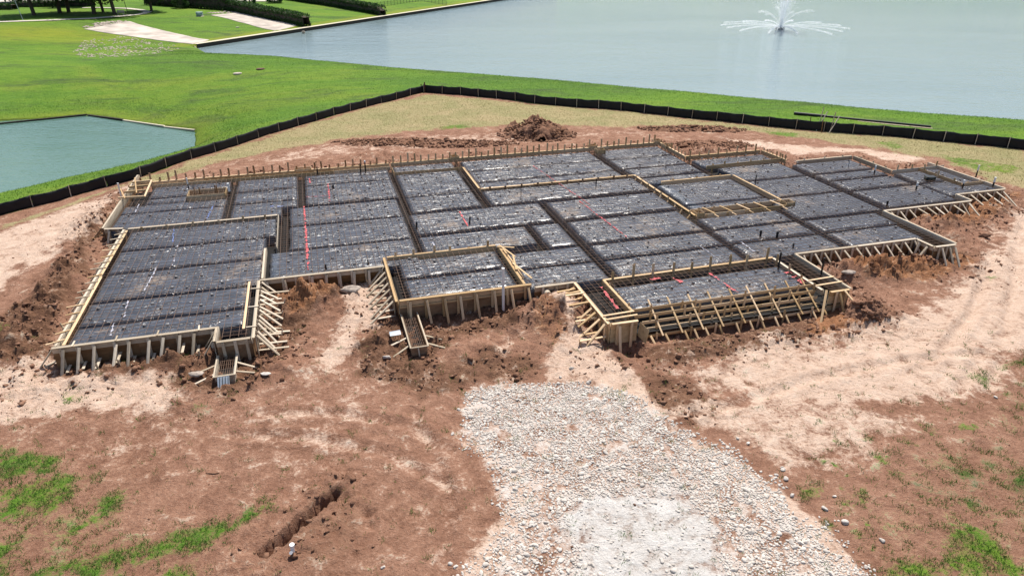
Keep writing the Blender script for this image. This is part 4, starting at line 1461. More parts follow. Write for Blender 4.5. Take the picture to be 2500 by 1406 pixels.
box_form('small square box form behind the long back form, left one of the pair', 20.3, 48.75, .62, .55, 1.12)
box_form('small square box form standing inside the long back form', 20.35, 47.3, .62, .6, 1.18)
box_form('small square box form at the back right corner of the slab', 25.75, 48.75, .62, .55, 1.15)
box_form('small square box form just in front of the back right corner', 25.95, 47.35, .62, .6, 1.12)
box_form('flat open box form beyond the back form above the patio', 9.5, 48.8, .62, .55, 1.08, .2)
box_form('wide shallow box form on the back left ledge', -1.2, 48.6, 1.1, .5, 1.1, .2)
box_form('square box form on the lower left corner of the courtyard', 20.75, 33.35, .5, .5, 1.1, .3)
box_form('box form on the lower right corner of the courtyard', 26.85, 33.55, .6, .6, 1.1, .3)
bf = box_form('long tub blockout with stakes inside, on the upper left block', -7.05, 45.0, 2.25, 1.2, 1.1, .32)
for x, y in ((-7.8, 45.3), (-7.5, 45.25), (-6.6, 45.4), (-6.5, 45.35)):
    timber('stake', BW(x, y, .6), BW(x, y, 1.35), .08, .04, 'dark', bf)
tb = thing('batten_frame', BW(-11.3, 46.7, .9), 'open batten frame nailed over the upper left corner of the slab', 'timber frame')
for a, b in (((-12.1, 45.1), (-10.6, 44.95)), ((-10.6, 44.95), (-10.75, 48.3)), ((-12.0, 46.2), (-10.65, 46.3)), ((-11.9, 47.2), (-10.7, 47.3)), ((-11.9, 48.2), (-10.75, 48.3))):
    timber('batten', BW(*a, 1.12), BW(*b, 1.12), .09, .12, 'new', tb)
for a, b in (((-12.2, 46.4, 1.3), (-11.7, 44.9, 1.15)), ((-11.6, 47.9, 1.5), (-11.2, 45.8, 1.15))):
    timber('batten', BW(*a), BW(*b), .07, .04, 'new', tb)

# pipes ---------------------------------------------------------------
def pipe(label, px, py_bot, h, dia, mat, zb=PADZ, cap=None, lean=(0, 0), name='pipe_stub'):
    p = Vector(at(px, py_bot, zb))
    t = thing(name, p, label, 'pipe')
    top = p + Vector((lean[0], lean[1], h))
    rod('pipe', p - Vector((0, 0, .1)), top, dia, mat, t, 12)
    if cap:
        rod('cap', top - Vector((0, 0, .02)), top + Vector((0, 0, cap)), dia * 1.15, 'white', t, 12)
    return t


pg = BW(7.19, 26.7)
t = thing('vent_pipe', Vector((pg.x, pg.y, gz(7.19, 26.7))), 'tall white plastic pipe standing in front of the garage bay', 'pipe')
rod('pipe', (pg.x, pg.y, gz(7.19, 26.7) - .3), (pg.x, pg.y, 2.15), .125, 'white', t, 14)
rod('collar', (pg.x, pg.y, 2.08), (pg.x, pg.y, 2.18), .145, 'white', t, 14)
pipe('black pipe stub by the front edge right of the red line', 796, 657, .25, .09, 'blackpipe')
pipe('black pipe stub at the front edge near the garage corner', 899, 645, .22, .08, 'blackpipe')
pipe('black forked pipe stub left of the pair beside the red line', 1017, 558, .4, .09, 'blackpipe', lean=(.03, 0))
pipe('black forked pipe stub touching the short red line', 1146, 546, .42, .09, 'blackpipe', lean=(.05, 0))
pipe('black pipe stub in the pad near the upper red line', 814, 461, .25, .11, 'blackpipe')
pipe('tall black pipe at the back ledge, left of the pair', 881, 424, .7, .09, 'blackpipe')
pipe('tall black pipe at the back ledge, right of the pair', 893, 422, .75, .09, 'blackpipe', cap=.1)
pipe('black pipe at the back ledge nearer the left', 776, 428, .6, .08, 'blackpipe')
pipe('black pipe stub left of the pair in the right front pads', 1856, 577, .35, .12, 'blackpipe')
pipe('black pipe stub right of the pair in the right front pads', 1896, 582, .4, .13, 'blackpipe')
pipe('short black pipe stub in the pad behind the entry', 1936, 605, .25, .09, 'blackpipe')
pipe('tall black pipe at the back right corner of the entry porch', 1900, 655, .85, .09, 'blackpipe')
pipe('tall black pipe rising from the right entry trench', 2004, 672, .9, .09, 'blackpipe')
pipe('black pipe stub at the trench corner in the right block', 2165, 503, .32, .11, 'blackpipe')
pipe('white capped black pipe in the middle of the right block', 2236, 464, .3, .1, 'blackpipe', cap=.2)
pipe('white capped black pipe near the far right porch', 2349, 460, .35, .1, 'blackpipe', cap=.2)
pipe('white capped black pipe in the upper right block', 2134, 425, .3, .09, 'blackpipe', cap=.3)
pipe('white pipe standing upright at the far right corner', 2424, 455, .3, .11, 'blackpipe', cap=.3)
pipe('slim white pipe at the far right beyond the porch', 2383, 430, .4, .09, 'blackpipe', cap=.35)
pipe('thin white pipe by the tub blockout on the upper left', 461, 462, .35, .07, 'blackpipe', cap=.4)
pipe('white pipe at the right of the tub blockout', 561, 474, .2, .12, 'blackpipe', cap=.5)
pipe('white pipe outside the upper left form', 296, 480, .9, .1, 'white', zb=.4)
pipe('slim grey pipe in the upper right pad', 2071, 408, .5, .05, 'galv')
pipe('dark upright bar beside the courtyard', 1843, 452, .7, .07, 'blackpipe')
pipe('dark upright bar on the pad with a small stand, left one', 1272, 480, .75, .04, 'blackpipe')
pipe('dark upright bar on the pad with a small stand, right one', 1455, 458, .6, .06, 'blackpipe')
eb = thing('electrical_box', Vector(at(2269, 440, PADZ)), 'small dark blue box sitting on the plastic at the far right', 'box')
c = Vector(at(2269, 440, PADZ))
timber('body', c + Vector((-.28, 0, .12)), c + Vector((.28, 0, .12)), .4, .24, 'iron', eb)
timber('lid', c + Vector((-.3, 0, .255)), c + Vector((.3, 0, .255)), .44, .03, 'blackpipe', eb)
pe = thing('drain_pipe_end', BW(9.25, 26.55, .55), 'open end of a tan pipe at the form between garage and entry', 'pipe')
bm = bmesh.new()
for rr in (.155, .12):
    pass
ring_v, ring_f = [], []
for k, (rr, off) in enumerate(((.16, 0), (.16, -.35), (.125, -.35), (.125, 0))):
    for i in range(16):
        tt = 2 * math.pi * i / 16
        w_ = BW(9.25 + rr * math.cos(tt), 26.78 + off, .68 + rr * math.sin(tt))
        ring_v.append(w_[:])
for k in range(4):
    for i in range(16):
        ring_f.append((k * 16 + i, k * 16 + (i + 1) % 16, ((k + 1) % 4) * 16 + (i + 1) % 16, ((k + 1) % 4) * 16 + i))
bm.free()
add('pipe', mesh_np('pipe', ring_v, ring_f, M['old']), pe)

# ------------------------------------------------------------------ silt fence
def silt_fence(label, pts, hgt, every=2.3):
    P = [Vector((p[0], p[1], 0)) for p in pts]
    segs = [(b - a).length for a, b in zip(P[:-1], P[1:])]
    tot = sum(segs)

    def pos(s):
        s = min(max(s, 0), tot - 1e-4)
        for a, b, l in zip(P[:-1], P[1:], segs):
            if s <= l: return a.lerp(b, s / l)
            s -= l
        return P[-1]
    root = thing('silt_fence', Vector((P[0].x, P[0].y, float(hz(P[0].x, P[0].y)))), label, 'silt fence')
    nst = int(tot / every)
    S = [i * tot / nst for i in range(nst + 1)]
    for i, s in enumerate(S):
        a = pos(s)
        z = float(hz(a.x, a.y))
        o = Vector((-.03 * 1, -.05, 0))
        timber('stake', a + o + Vector((0, 0, z - .1)), a + o + Vector((random.uniform(-.06, .06), random.uniform(-.03, .03), z + hgt + random.uniform(.02, .1))), .05, .04, 'old', root, up=(0, 1, 0))
        if i < nst:
            k = 8
            rows = 5
            v, f = [], []
            for r_ in range(rows):
                for q in range(k + 1):
                    t_ = q / k
                    b = pos(s + (S[i + 1] - s) * t_)
                    zz = float(hz(b.x, b.y))
                    sag = -.07 * math.sin(math.pi * t_) * (r_ / (rows - 1)) * random.uniform(.6, 1.2)
                    wv = .05 * math.sin(q * 2.1 + i * 1.7 + r_) * math.sin(math.pi * t_) + random.uniform(-.02, .02)
                    v.append((b.x + wv * .4, b.y + wv, zz - .08 + (hgt + .08) * r_ / (rows - 1) + sag))
            for r_ in range(rows - 1):
                for q in range(k):
                    a0 = r_ * (k + 1) + q
                    f.append((a0, a0 + 1, a0 + k + 2, a0 + k + 1))
            me = mesh_np('fabric_panel', v, f, M['fabric'], True)
            o = add('fabric_panel', me, root)
            md = o.modifiers.new('thick', 'SOLIDIFY')
            md.thickness = .012
    return root


silt_fence('black silt fence running down the left side of the site', fence_l, .78)
silt_fence('black silt fence along the lake side of the site', fence_r, .86)
# red post, wrap at the corner
cp_ = Vector((fence_r[0][0], fence_r[0][1], float(hz(*fence_r[0][:2]))))
post = thing('corner_post', cp_, 'dark red post at the far corner of the silt fence', 'post')
timber('post', cp_ + Vector((.1, -.25, -.2)), cp_ + Vector((.15, -.2, 1.15)), .12, .1, 'rustcover', post, up=(0, 1, 0))
timber('post', cp_ + Vector((-.2, -.25, -.2)), cp_ + Vector((-.25, -.2, .95)), .1, .08, 'rustcover', post, up=(0, 1, 0))
wr = onground(1043, 222)
sv = rock_variant(91, ICO2, .5, .5)
o = add('scrap_wrap', mesh_np('scrap_wrap', sv * np.array([.5, .35, .35]), ICO2[1], M['white']), None, None, wr + Vector((0, 0, .08)))
tag(o, 'crumpled pale scrap of sheeting at the far corner of the silt fence', 'scrap')
for lab, x1, y1, x2, y2, zt in (('dark leaning stake pair against the right silt fence, left pair', 2000, 318, 2010, 262, 1.9), ('pale slanting stake pair against the right silt fence, right pair', 2030, 325, 2045, 278, 1.7)):
    a = onground(x1, y1)
    t = thing('leaning_stakes', a, lab, 'stakes')
    timber('stake', a + Vector((0, .4, -.2)), a + Vector((.25, .5, zt)), .06, .05, 'old', t, up=(0, 1, 0))
    timber('stake', a + Vector((-.35, -.2, -.05)), a + Vector((.65, .5, zt * .8)), .07, .045, 'old', t, up=(0, 1, 0))
    timber('stake', a + Vector((-.8, .2, -.1)), a + Vector((-.85, .25, 1.1)), .06, .04, 'dark', t, up=(0, 1, 0))
a = onground(1938, 280)
b = onground(2272, 313)
t = thing('long_pipe', (a + b) / 2, 'long black pipe lying on the grass behind the right silt fence', 'pipe')
rod('pipe', a + Vector((0, 0, .12)), b + Vector((0, 0, .12)), .22, 'blackpipe', t, 12)
rod('sleeve', a + Vector((0, 0, .12)), a.lerp(b, .25) + Vector((0, 0, .12)), .30, 'blackpipe', t, 12)
timber('board', a.lerp(b, .3) + Vector((0, -.3, .03)), b + Vector((0, -.3, .03)), .16, .05, 'old', t)

# ------------------------------------------------------------------ gravel drive, stones
STV = [rock_variant(100 + i, ICO2, .2, .66) for i in range(14)]

STB = [rock_variant(200 + i, ICO3, .08, .66) for i in range(8)]


def scatter_poly(poly, nmax, seed, spacing):
    r = np.random.default_rng(seed)
    P_ = np.array(poly)
    lo, hi = P_.min(0), P_.max(0)
    x = np.arange(lo[0], hi[0], spacing)
    y = np.arange(lo[1], hi[1], spacing * .87)
    GX_, GY_ = np.meshgrid(x, y)
    GX_ = GX_ + (np.arange(len(y)) % 2)[:, None] * spacing / 2
    pts = np.stack([GX_.ravel(), GY_.ravel()], -1) + r.normal(0, spacing * .22, (GX_.size, 2))
    return pts, poly_sd(pts[:, 0], pts[:, 1], poly)


pts, sd = scatter_poly(DRIVE, 0, 5, .076)
wobp = fbm(pts[:, 0], pts[:, 1], 1.4, 3, .5, 2.2)
hol = fbm(pts[:, 0], pts[:, 1], .9, 3, .5, 8.8)
dustv = samp(dustp, pts[:, 0], pts[:, 1])
keep = (sd + wobp * .8 + rng.normal(0, .18, len(pts)) > 0) & (hol > -.36) & (rng.random(len(pts)) > np.clip(dustv * 1.15 + wobp * .25, 0, .93)) & (rng.random(len(pts)) < .93) & (pts[:, 1] > 12.6)
left = pts[:, 0] < np.interp(pts[:, 1], [13, 17, 19], [1.6, 1.0, -3])
keep &= ~(left & (rng.random(len(pts)) < .35))
pts = pts[keep]
siz = np.clip(rng.lognormal(math.log(.043), .36, len(pts)), .02, .11)
zz = hz(pts[:, 0], pts[:, 1]) + siz * .08
order = np.argsort(-siz / np.hypot(pts[:, 0], pts[:, 1]))
gd = add('gravel_drive', None)
bpy.data.objects.remove(gd)
# thin bed sheet of the drive
V = []
dr_c = np.mean(np.array(DRIVE), 0)
gd = thing('gravel_drive', Vector((dr_c[0], dr_c[1], 0)), None, None)
gd['kind'] = 'structure'
smesh = [mesh_np('stone', v, ICO3[1], M['stone'], False) for v in STB]
for k in order[:280]:
    o = add('stone', smesh[k % 8], gd, Matrix.Translation((pts[k, 0], pts[k, 1], zz[k])) @ Matrix.Rotation(rng.uniform(0, 6.28), 4, 'Z') @ Matrix.Rotation(rng.normal(0, .3), 4, 'X') @ Matrix.Scale(siz[k], 4))
rest = order[280:4200]
rest2 = order[4200:]
STC = [rock_variant(400 + i, ICO1, .3, .7, False) for i in range(14)]
o = add('fine_gravel', joined('fine_gravel', STC, ICO1[1], np.column_stack([pts[rest2], zz[rest2]]), siz[rest2] * 1.05, M['stone'], seed=9), gd)
tag(o, kind='stuff')
o = add('smaller_stones', joined('smaller_stones', STV, ICO2[1], np.column_stack([pts[rest], zz[rest]]), siz[rest] * .92, M['stone']), gd)
tag(o, kind='stuff')
loose = [(1912, 1148, .13, 'upper of two pale stones side by side at the right edge of the gravel drive'), (1918, 1170, .14, 'long pale stone just below its twin at the right edge of the gravel drive'), (1895, 1160, .1, 'tan stone left of the pair at the right edge of the gravel drive'), (1934, 1210, .13, 'grey stone alone on tan soil right of the gravel drive'),
         (2013, 1243, .16, 'pale stone above the curved green tuft, right of the gravel drive'), (2037, 1212, .1, 'small pink stone among the weeds right of the gravel drive'), (2153, 1320, .13, 'pale stone on brown soil below the curved green tuft'), (1910, 1142, .1, 'round brownish stone on dark soil above the paired stones'), (1826, 1083, .12, 'largest of three pale stones on dark soil at upper right of the drive'),
         (1801, 1071, .09, 'topmost of three pale stones on dark soil at upper right of the drive'), (1395, 900, .15, 'pale stone on sand between the entry and the gravel drive'), (1368, 922, .11, 'grey stone at the head of the gravel drive, just below the sandy slope'), (1438, 933, .15, 'big grey stone at the upper edge of the gravel drive'), (1105, 1060, .12, 'lone pale stone on brown soil left of the gravel drive'),
         (1120, 1000, .1, 'small pale stone close to the upper left edge of the gravel drive'), (935, 1385, .1, 'small pale stone on brown soil at the bottom edge'), (2430, 970, .12, 'dark topped stone near the right edge among weeds'), (2062, 1276, .16, 'pale stone beside the lower end of the curved green tuft')]
for k, (px, py, s, lab) in enumerate(loose):
    p = onground(px, py)
    s *= .72
    o = add('loose_stone', smesh[k % 8], None, Matrix.Translation(p + Vector((0, 0, s * .3))) @ Matrix.Rotation(k * 1.3, 4, 'Z') @ Matrix.Scale(s, 4))
    tag(o, lab, 'stone', 'loose stones around the gravel drive')


def boulder(label, px, py, s, mat, sq=(1, .8, .6), seed=1, cat='rock', name='boulder'):
    p = onground(px, py)
    v = rock_variant(seed, ICO3, .12, .7)
    v = v * (1 + .3 * fbm(v[:, 0] + seed, v[:, 1] + v[:, 2] * .8, .6, 3))[:, None] * np.array(sq) * s
    o = add(name, mesh_np(name, v, ICO3[1], M[mat]), None, None, p + Vector((0, 0, s * sq[2] * .45)))
    return tag(o, label, cat)


boulder('large pale broken rock in front of the brown plywood form', 857, 712, .5, 'dirtystone', (1.1, .75, .6), 33)
boulder('pale rock by the right entry form on orange soil', 2072, 668, .32, 'dirtystone', (1.1, .7, .5), 34)
boulder('brown lump lying on the sand at the far right', 2402, 578, .3, 'clod', (1.3, .7, .6), 35, 'clod', 'dirt_lump')
boulder('white lump of spilled concrete right of the left pier form', 648, 914, .2, 'stone', (1.2, .8, .4), 36)
boulder('pale broken stone left of the left pier form', 480, 915, .25, 'dirtystone', (1.2, .8, .5), 37)
boulder('flat pale stone near the garage pier form', 945, 873, .17, 'stone', (1.2, .8, .5), 38)
wp = onground(715, 1352)
t = thing('cleanout_pipe', wp, 'short white capped pipe beside the open trench', 'pipe')
rod('pipe', wp + Vector((0, 0, -.1)), wp + Vector((.02, .0, .3)), .11, 'white', t, 12)
rod('cap', wp + Vector((.02, 0, .3)), wp + Vector((.025, 0, .37)), .14, 'white', t, 12)
rod('branch', wp + Vector((.0, 0, .1)), wp + Vector((.02, -.16, .22)), .09, 'white', t, 12)

# ------------------------------------------------------------------ soil clods
def clod_points(nc, seed):
    r = np.random.default_rng(seed)
    P_ = np.column_stack([r.uniform(-31, 36, nc), r.uniform(12, 56, nc)])
    i = samp(rough, P_[:, 0], P_[:, 1])
    g_ = samp(grassy, P_[:, 0], P_[:, 1])
    f_ = samp(foot_sd, P_[:, 0], P_[:, 1])
    cl = fbm(P_[:, 0], P_[:, 1], 1.2, 3, .5, 4.4)
    k = (r.random(nc) < np.clip(i * 1.1 * (cl + .4), 0.007, 1)) & (g_ < .3) & (f_ < -.15)
    return P_[k]


cpt = clod_points(170000, 21)
csz = np.clip(rng.lognormal(math.log(.045), .55, len(cpt)), .015, .13)
csz = np.where(samp(rough, cpt[:, 0], cpt[:, 1]) > .3, csz, csz * .5)
CLV = [rock_variant(300 + i, ICO1, 1.7, .62, False) for i in range(14)]
o = add('soil_clods', joined('soil_clods', CLV, ICO1[1], np.column_stack([cpt, hz(cpt[:, 0], cpt[:, 1]) + csz * .2]), csz, M['clod'], False, .6))
tag(o, 'crumbled red brown soil clods around the formwork', 'soil', kind='stuff')

# dirt piles
def dirt_pile(label, px, py, rx, ry, h, seed):
    p = onground(px, py)
    nn_ = 64
    u = np.linspace(-1, 1, nn_)
    U, V_ = np.meshgrid(u, u)
    x = p.x + U * rx
    y = p.y + V_ * ry
    rr = np.sqrt(U ** 2 + V_ ** 2) + fbm(x, y, 1.6, 4, .6, seed) * .5
    z = hz(x, y) + h * np.clip(1 - rr, -.2, 1) ** 1.0 * (1 + .4 * np.abs(fbm(x, y, .8, 4, .6, seed + 5))) - .06 + np.abs(fbm(x, y, .4, 3, .6, seed)) * .22 * (rr < 1)
    z = np.where(rr >= 1.0, hz(x, y) - .15, z)
    idx = np.arange(nn_ * nn_).reshape(nn_, nn_)
    F = np.stack([idx[:-1, :-1], idx[:-1, 1:], idx[1:, 1:], idx[1:, :-1]], -1).reshape(-1, 4)
    root = thing('dirt_pile', p, label, 'dirt pile')
    add('heap', mesh_np('heap', np.stack([x, y, z], -1).reshape(-1, 3), F, M['clod'], False), root)
    r = np.random.default_rng(seed)
    m = int(70 * rx * ry) + 40
    a = r.uniform(0, 6.28, m)
    q = np.sqrt(r.uniform(0, 1.3, m))
    cx, cy_ = p.x + np.cos(a) * q * rx, p.y + np.sin(a) * q * ry
    s = np.clip(r.lognormal(math.log(.09), .5, m), .03, .3)
    zc = hz(cx, cy_) + h * np.clip(1 - q, 0, 1) * 1.1 + .03
    o = add('lumps', joined('lumps', CLV, ICO1[1], np.column_stack([cx, cy_, zc]), s, M['clod'], False, .6, seed), root)
    tag(o, kind='stuff')


dirt_pile('tall heap of red brown soil behind the back form', 1310, 328, 3.0, 2.6, 1.35, 3)
dirt_pile('low soil windrow behind the patio, left of the tall heap', 1120, 353, 4.4, 1.3, .2, 4)
dirt_pile('low ridge of dark soil behind the right back corner', 1690, 316, 4.6, 1.1, .28, 5)
dirt_pile('crumbled soil heap beside the sunken back porch', 1740, 355, 3.0, 1.3, .28, 6)
dirt_pile('thin soil ridge along the dry grass, left of the windrow', 950, 347, 4.2, 1.1, .16, 8)
dirt_pile('dug soil heap at the right end of the entry', 2115, 752, .9, .8, .4, 9)

# ------------------------------------------------------------------ grass blades
def blades(name, P_, h, w, mat, seed, lean=.5):
    r = np.random.default_rng(seed)
    m = len(P_)
    a = r.uniform(0, 2 * np.pi, m)
    hh = h * r.uniform(.5, 1.3, m)
    ww = w * r.uniform(.6, 1.3, m)
    z = hz(P_[:, 0], P_[:, 1]) - .02
    lx = r.normal(0, lean, m) * hh
    ly = r.normal(0, lean, m) * hh
    V_ = np.empty((m, 3, 3), np.float32)
    V_[:, 0] = np.column_stack([P_[:, 0] - np.cos(a) * ww, P_[:, 1] - np.sin(a) * ww, z])
    V_[:, 1] = np.column_stack([P_[:, 0] + np.cos(a) * ww, P_[:, 1] + np.sin(a) * ww, z])
    V_[:, 2] = np.column_stack([P_[:, 0] + lx, P_[:, 1] + ly, z + hh])
    return mesh_np(name, V_.reshape(-1, 3), np.arange(m * 3).reshape(-1, 3), M[mat])


def pick(nc, x0, x1, y0, y1, prob, seed):
    r = np.random.default_rng(seed)
    P_ = np.column_stack([r.uniform(x0, x1, nc), r.uniform(y0, y1, nc)])
    return P_[r.random(nc) < prob(P_[:, 0], P_[:, 1])]


def p_green(x, y):
    v = samp(green, x, y)
    cl = fbm(x, y, .45, 3, .6, 6.6)
    return np.clip((v + cl * 1.3 - .42) * 1.4, 0, 1)


gpnt = pick(520000, -20, 30, 12.4, 26, p_green, 31)
o = add('grass_tufts', blades('grass_tufts', gpnt, .11, .011, 'weed', 41, .55))
tag(o, 'scattered green weeds on the bare foreground soil', 'grass', kind='stuff')


def p_dry(x, y):
    return np.clip(samp(dry, x, y) * .9, 0, 1)


dp = pick(90000, -28, 45, 40, 82, p_dry, 33)
o = add('dry_grass', blades('dry_grass', dp, .12, .02, 'straw', 42, .7))
tag(o, 'short dry straw coloured grass inside the silt fence', 'grass', kind='stuff')


def p_lawn(x, y):
    s_ = samp(site_sd, x, y)
    w_ = np.minimum(samp(lake_sd, x, y), samp(pond_sd, x, y))
    near_edge = np.exp(-np.abs(s_) / 1.0) + np.exp(-((w_ - 4) / 2.5) ** 2) * .8
    return np.where((s_ < -.1) & (w_ > .5), np.clip(.22 + near_edge, 0, 1), 0)


lp = pick(420000, -60, 62, 38, 125, p_lawn, 34)
o = add('lawn_grass', blades('lawn_grass', lp, .13, .026, 'blade', 43, .75))
tag(o, 'green lawn grass outside the silt fence', 'grass', kind='stuff')

# ------------------------------------------------------------------ far shore: bulkhead, spillways, path, hedges, trees
bw = thing('bulkhead_wall', Vector((b0[0], b0[1], LAKE_Z)), 'low dark lake bulkhead with pale concrete cap along the far shore', 'bulkhead')
L_ = np.linalg.norm(b2 - b0)
ns_ = 14
for i in range(ns_):
    p = b0 + (b2 - b0) * i / ns_
    q = b0 + (b2 - b0) * (i + 1) / ns_
    nrm = np.array([-bdir[1], bdir[0]])
    o1 = nrm * .12
    timber('wall_panel', (p[0] + o1[0], p[1] + o1[1], LAKE_Z + .1), (q[0] + o1[0], q[1] + o1[1], LAKE_Z + .1), .2, 1.1, 'bulk', bw)
    o2 = nrm * .45
    timber('cap_slab', (p[0] + o2[0], p[1] + o2[1], LAKE_Z + .70), (q[0] + o2[0], q[1] + o2[1], LAKE_Z + .70), 1.0, .1, 'concedge', bw)
pk = thing('pond_kerb', Vector((pond_far[3][0], pond_far[3][1], POND_Z)), 'pale concrete kerb along the far edge of the small pond', 'kerb')
for i in range(3):
    p, q = pond_far[i], pond_far[i + 1]
    timber('kerb_block', (p[0], p[1] + .1, POND_Z + .12), (q[0], q[1] + .1, POND_Z + .04), .2, .18, 'concedge' if i < 2 else 'bulk', pk)
timber('kerb_block', (pond_far[3][0], pond_far[3][1] + .1, POND_Z + .08), (pond_far[5][0], pond_far[5][1] + .1, POND_Z + .02), .2, .2, 'bulk', pk)


def patch(name, corners, nu, nv, mat, dz=.06, z0=-1.2, label=None, cat=None, kind=None):
    c = [np.array(onground(*p, z0)[:2]) for p in corners]
    v = []
    for j in range(nv + 1):
        for i in range(nu + 1):
            u, w = i / nu, j / nv
            p = (c[0] * (1 - u) + c[1] * u) * (1 - w) + (c[3] * (1 - u) + c[2] * u) * w
            v.append((p[0], p[1], float(hz(p[0], p[1])) + dz))
    f = [(j * (nu + 1) + i, j * (nu + 1) + i + 1, (j + 1) * (nu + 1) + i + 1, (j + 1) * (nu + 1) + i) for j in range(nv) for i in range(nu)]
    me = mesh_np(name, v, f, M[mat], True)
    o = add(name, me)
    md = o.modifiers.new('thick', 'SOLIDIFY')
    md.thickness = -.12
    return tag(o, label, cat, None, kind)


patch('concrete_spillway', [(205, 72), (315, 53), (512, 104), (482, 113)], 60, 26, 'conc', .07, -1.2, 'pale concrete spillway ending at the corner of the lake', 'spillway')
patch('concrete_spillway', [(515, 38), (585, 32), (738, 71), (676, 83)], 60, 26, 'conc', .07, -1.2, 'pale concrete spillway beside the long hedge', 'spillway')
pathpts = [(-80, 62), (0, 55), (60, 53), (140, 50), (220, 47), (300, 41), (345, 36), (362, 31), (345, 26), (310, 22), (240, 20), (200, 21)]
pw = [onground(x, y, .2) for x, y in pathpts]
v, f = [], []
for i, p in enumerate(pw):
    a = pw[max(0, i - 1)]
    b = pw[min(len(pw) - 1, i + 1)]
    d = (b - a)
    nrm = Vector((-d.y, d.x, 0)).normalized() * .9
    for s in (-1, 1):
        q = p + nrm * s
        v.append((q.x, q.y, float(hz(q.x, q.y)) + .12))
    if i: f.append((2 * i - 2, 2 * i - 1, 2 * i + 1, 2 * i))
o = add('footpath', mesh_np('footpath', v, f, M['path']))
tag(o, kind='structure')
patch('road', [(-260, 16), (190, 4), (190, -4), (-260, 4)], 40, 6, 'road', .12, .6, kind='structure')

# riprap
def riprap(name, label, poly, count, smin_, smax, seed):
    P_ = [np.array(onground(x, y, -1.2)[:2]) for x, y in poly]
    A_ = np.array(P_)
    r = np.random.default_rng(seed)
    pts = np.column_stack([r.uniform(A_[:, 0].min(), A_[:, 0].max(), count * 4), r.uniform(A_[:, 1].min(), A_[:, 1].max(), count * 4)])
    pts = pts[(poly_sd(pts[:, 0], pts[:, 1], P_) > 0) & (fbm(pts[:, 0], pts[:, 1], 4, 2, .5, seed) > -.15)][:count]
    s = r.uniform(smin_, smax, len(pts))
    o = add(name, joined(name, STV, ICO2[1], np.column_stack([pts, hz(pts[:, 0], pts[:, 1]) - s * .22]), s, M['dirtystone']))
    tag(o, label, 'riprap', kind='stuff')


riprap('riprap', 'pale rubble stones sunk in the grass below the left spillway', [(178, 128), (205, 100), (300, 88), (420, 110), (455, 118), (380, 132), (280, 140), (200, 142)], 520, .12, .32, 5)
riprap('rubble', 'grey rubble at the head of the left spillway', [(200, 66), (250, 54), (300, 51), (312, 54), (260, 64), (215, 70)], 200, .15, .5, 6)
riprap('rubble', 'grey rubble at the head of the hedge side spillway', [(505, 33), (560, 28), (590, 31), (520, 37)], 90, .15, .5, 7)


def leaf_cloud(pts, size, seed, mat, flat=0.0):
    r = np.random.default_rng(seed)
    m = len(pts)
    u = r.normal(size=(m, 3))
    u /= np.linalg.norm(u, axis=1)[:, None]
    w = np.cross(u, r.normal(size=(m, 3)))
    w /= np.linalg.norm(w, axis=1)[:, None]
    s = size * r.uniform(.6, 1.4, (m, 1))
    V_ = np.stack([pts - u * s, pts + w * s * .45, pts + u * s, pts - w * s * .45], 1)
    return mesh_np('leaves', V_.reshape(-1, 3), np.arange(m * 4).reshape(-1, 4), M[mat])


def hedge(label, a, b, wid, hgt, seed, dens=230):
    r = np.random.default_rng(seed)
    pa, pb = onground(*a, -.5), onground(*b, -1.2)
    L = (pb - pa).length
    m = int(L * dens)
    s = r.uniform(0, 1, m)
    ang = r.uniform(0, 2 * np.pi, m)
    # points on a rounded box shell
    ex = np.sign(np.cos(ang)) * np.abs(np.cos(ang)) ** .45
    ez = np.sign(np.sin(ang)) * np.abs(np.sin(ang)) ** .45
    rad = r.uniform(.72, 1.06, m)
    d = (pb - pa).normalized()
    nx, ny = -d.y, d.x
    bumpy = 1 + .12 * perlin(s * L * .8 + seed, ang * 2)
    x = pa.x + d.x * s * L + nx * ex * wid / 2 * rad * bumpy
    y = pa.y + d.y * s * L + ny * ex * wid / 2 * rad * bumpy
    z = hz(x, y) * 0 + hz(pa.x + d.x * s * L, pa.y + d.y * s * L) + hgt / 2 * (1 + ez * rad * bumpy)
    root = thing('hedge', (pa + pb) / 2, label, 'hedge')
    add('foliage', leaf_cloud(np.column_stack([x, y, z]), .2, seed, 'hedge'), root)
    # woody core keeps light from passing straight through
    v, f = [], []
    k = max(2, int(L / 2))
    for i in range(k + 1):
        c = pa.lerp(pb, i / k)
        zc = float(hz(c.x, c.y))
        for sx, sz in ((-1, .1), (-.85, .8), (.85, .8), (1, .1)):
            v.append((c.x + nx * sx * wid * .36, c.y + ny * sx * wid * .36, zc + hgt * sz * .95))
        if i:
            for j in range(3):
                q = (i - 1) * 4 + j
                f.append((q, q + 1, q + 5, q + 4))
    add('branches', mesh_np('branches', v, f, M['bark']), root)


hedge('long dark hedge between the lake spillway and the green lawn', (560, 26), (750, 66), 2.4, 2.6, 51)
hedge('dark tall hedge at the top left behind the spillway head', (360, 12), (570, 27), 2.8, 3.2, 52)
hedge('second dark hedge farther back, ending at the bulkhead', (700, 0), (936, 42), 2.4, 2.4, 53)
hedge('low clipped hedge beside the road at the far left', (-60, 24), (38, 24), 3.0, 1.4, 54, 200)
hedge('low clipped hedge behind the tree trunks', (38, 17), (230, 16), 3.0, 1.4, 55, 160)


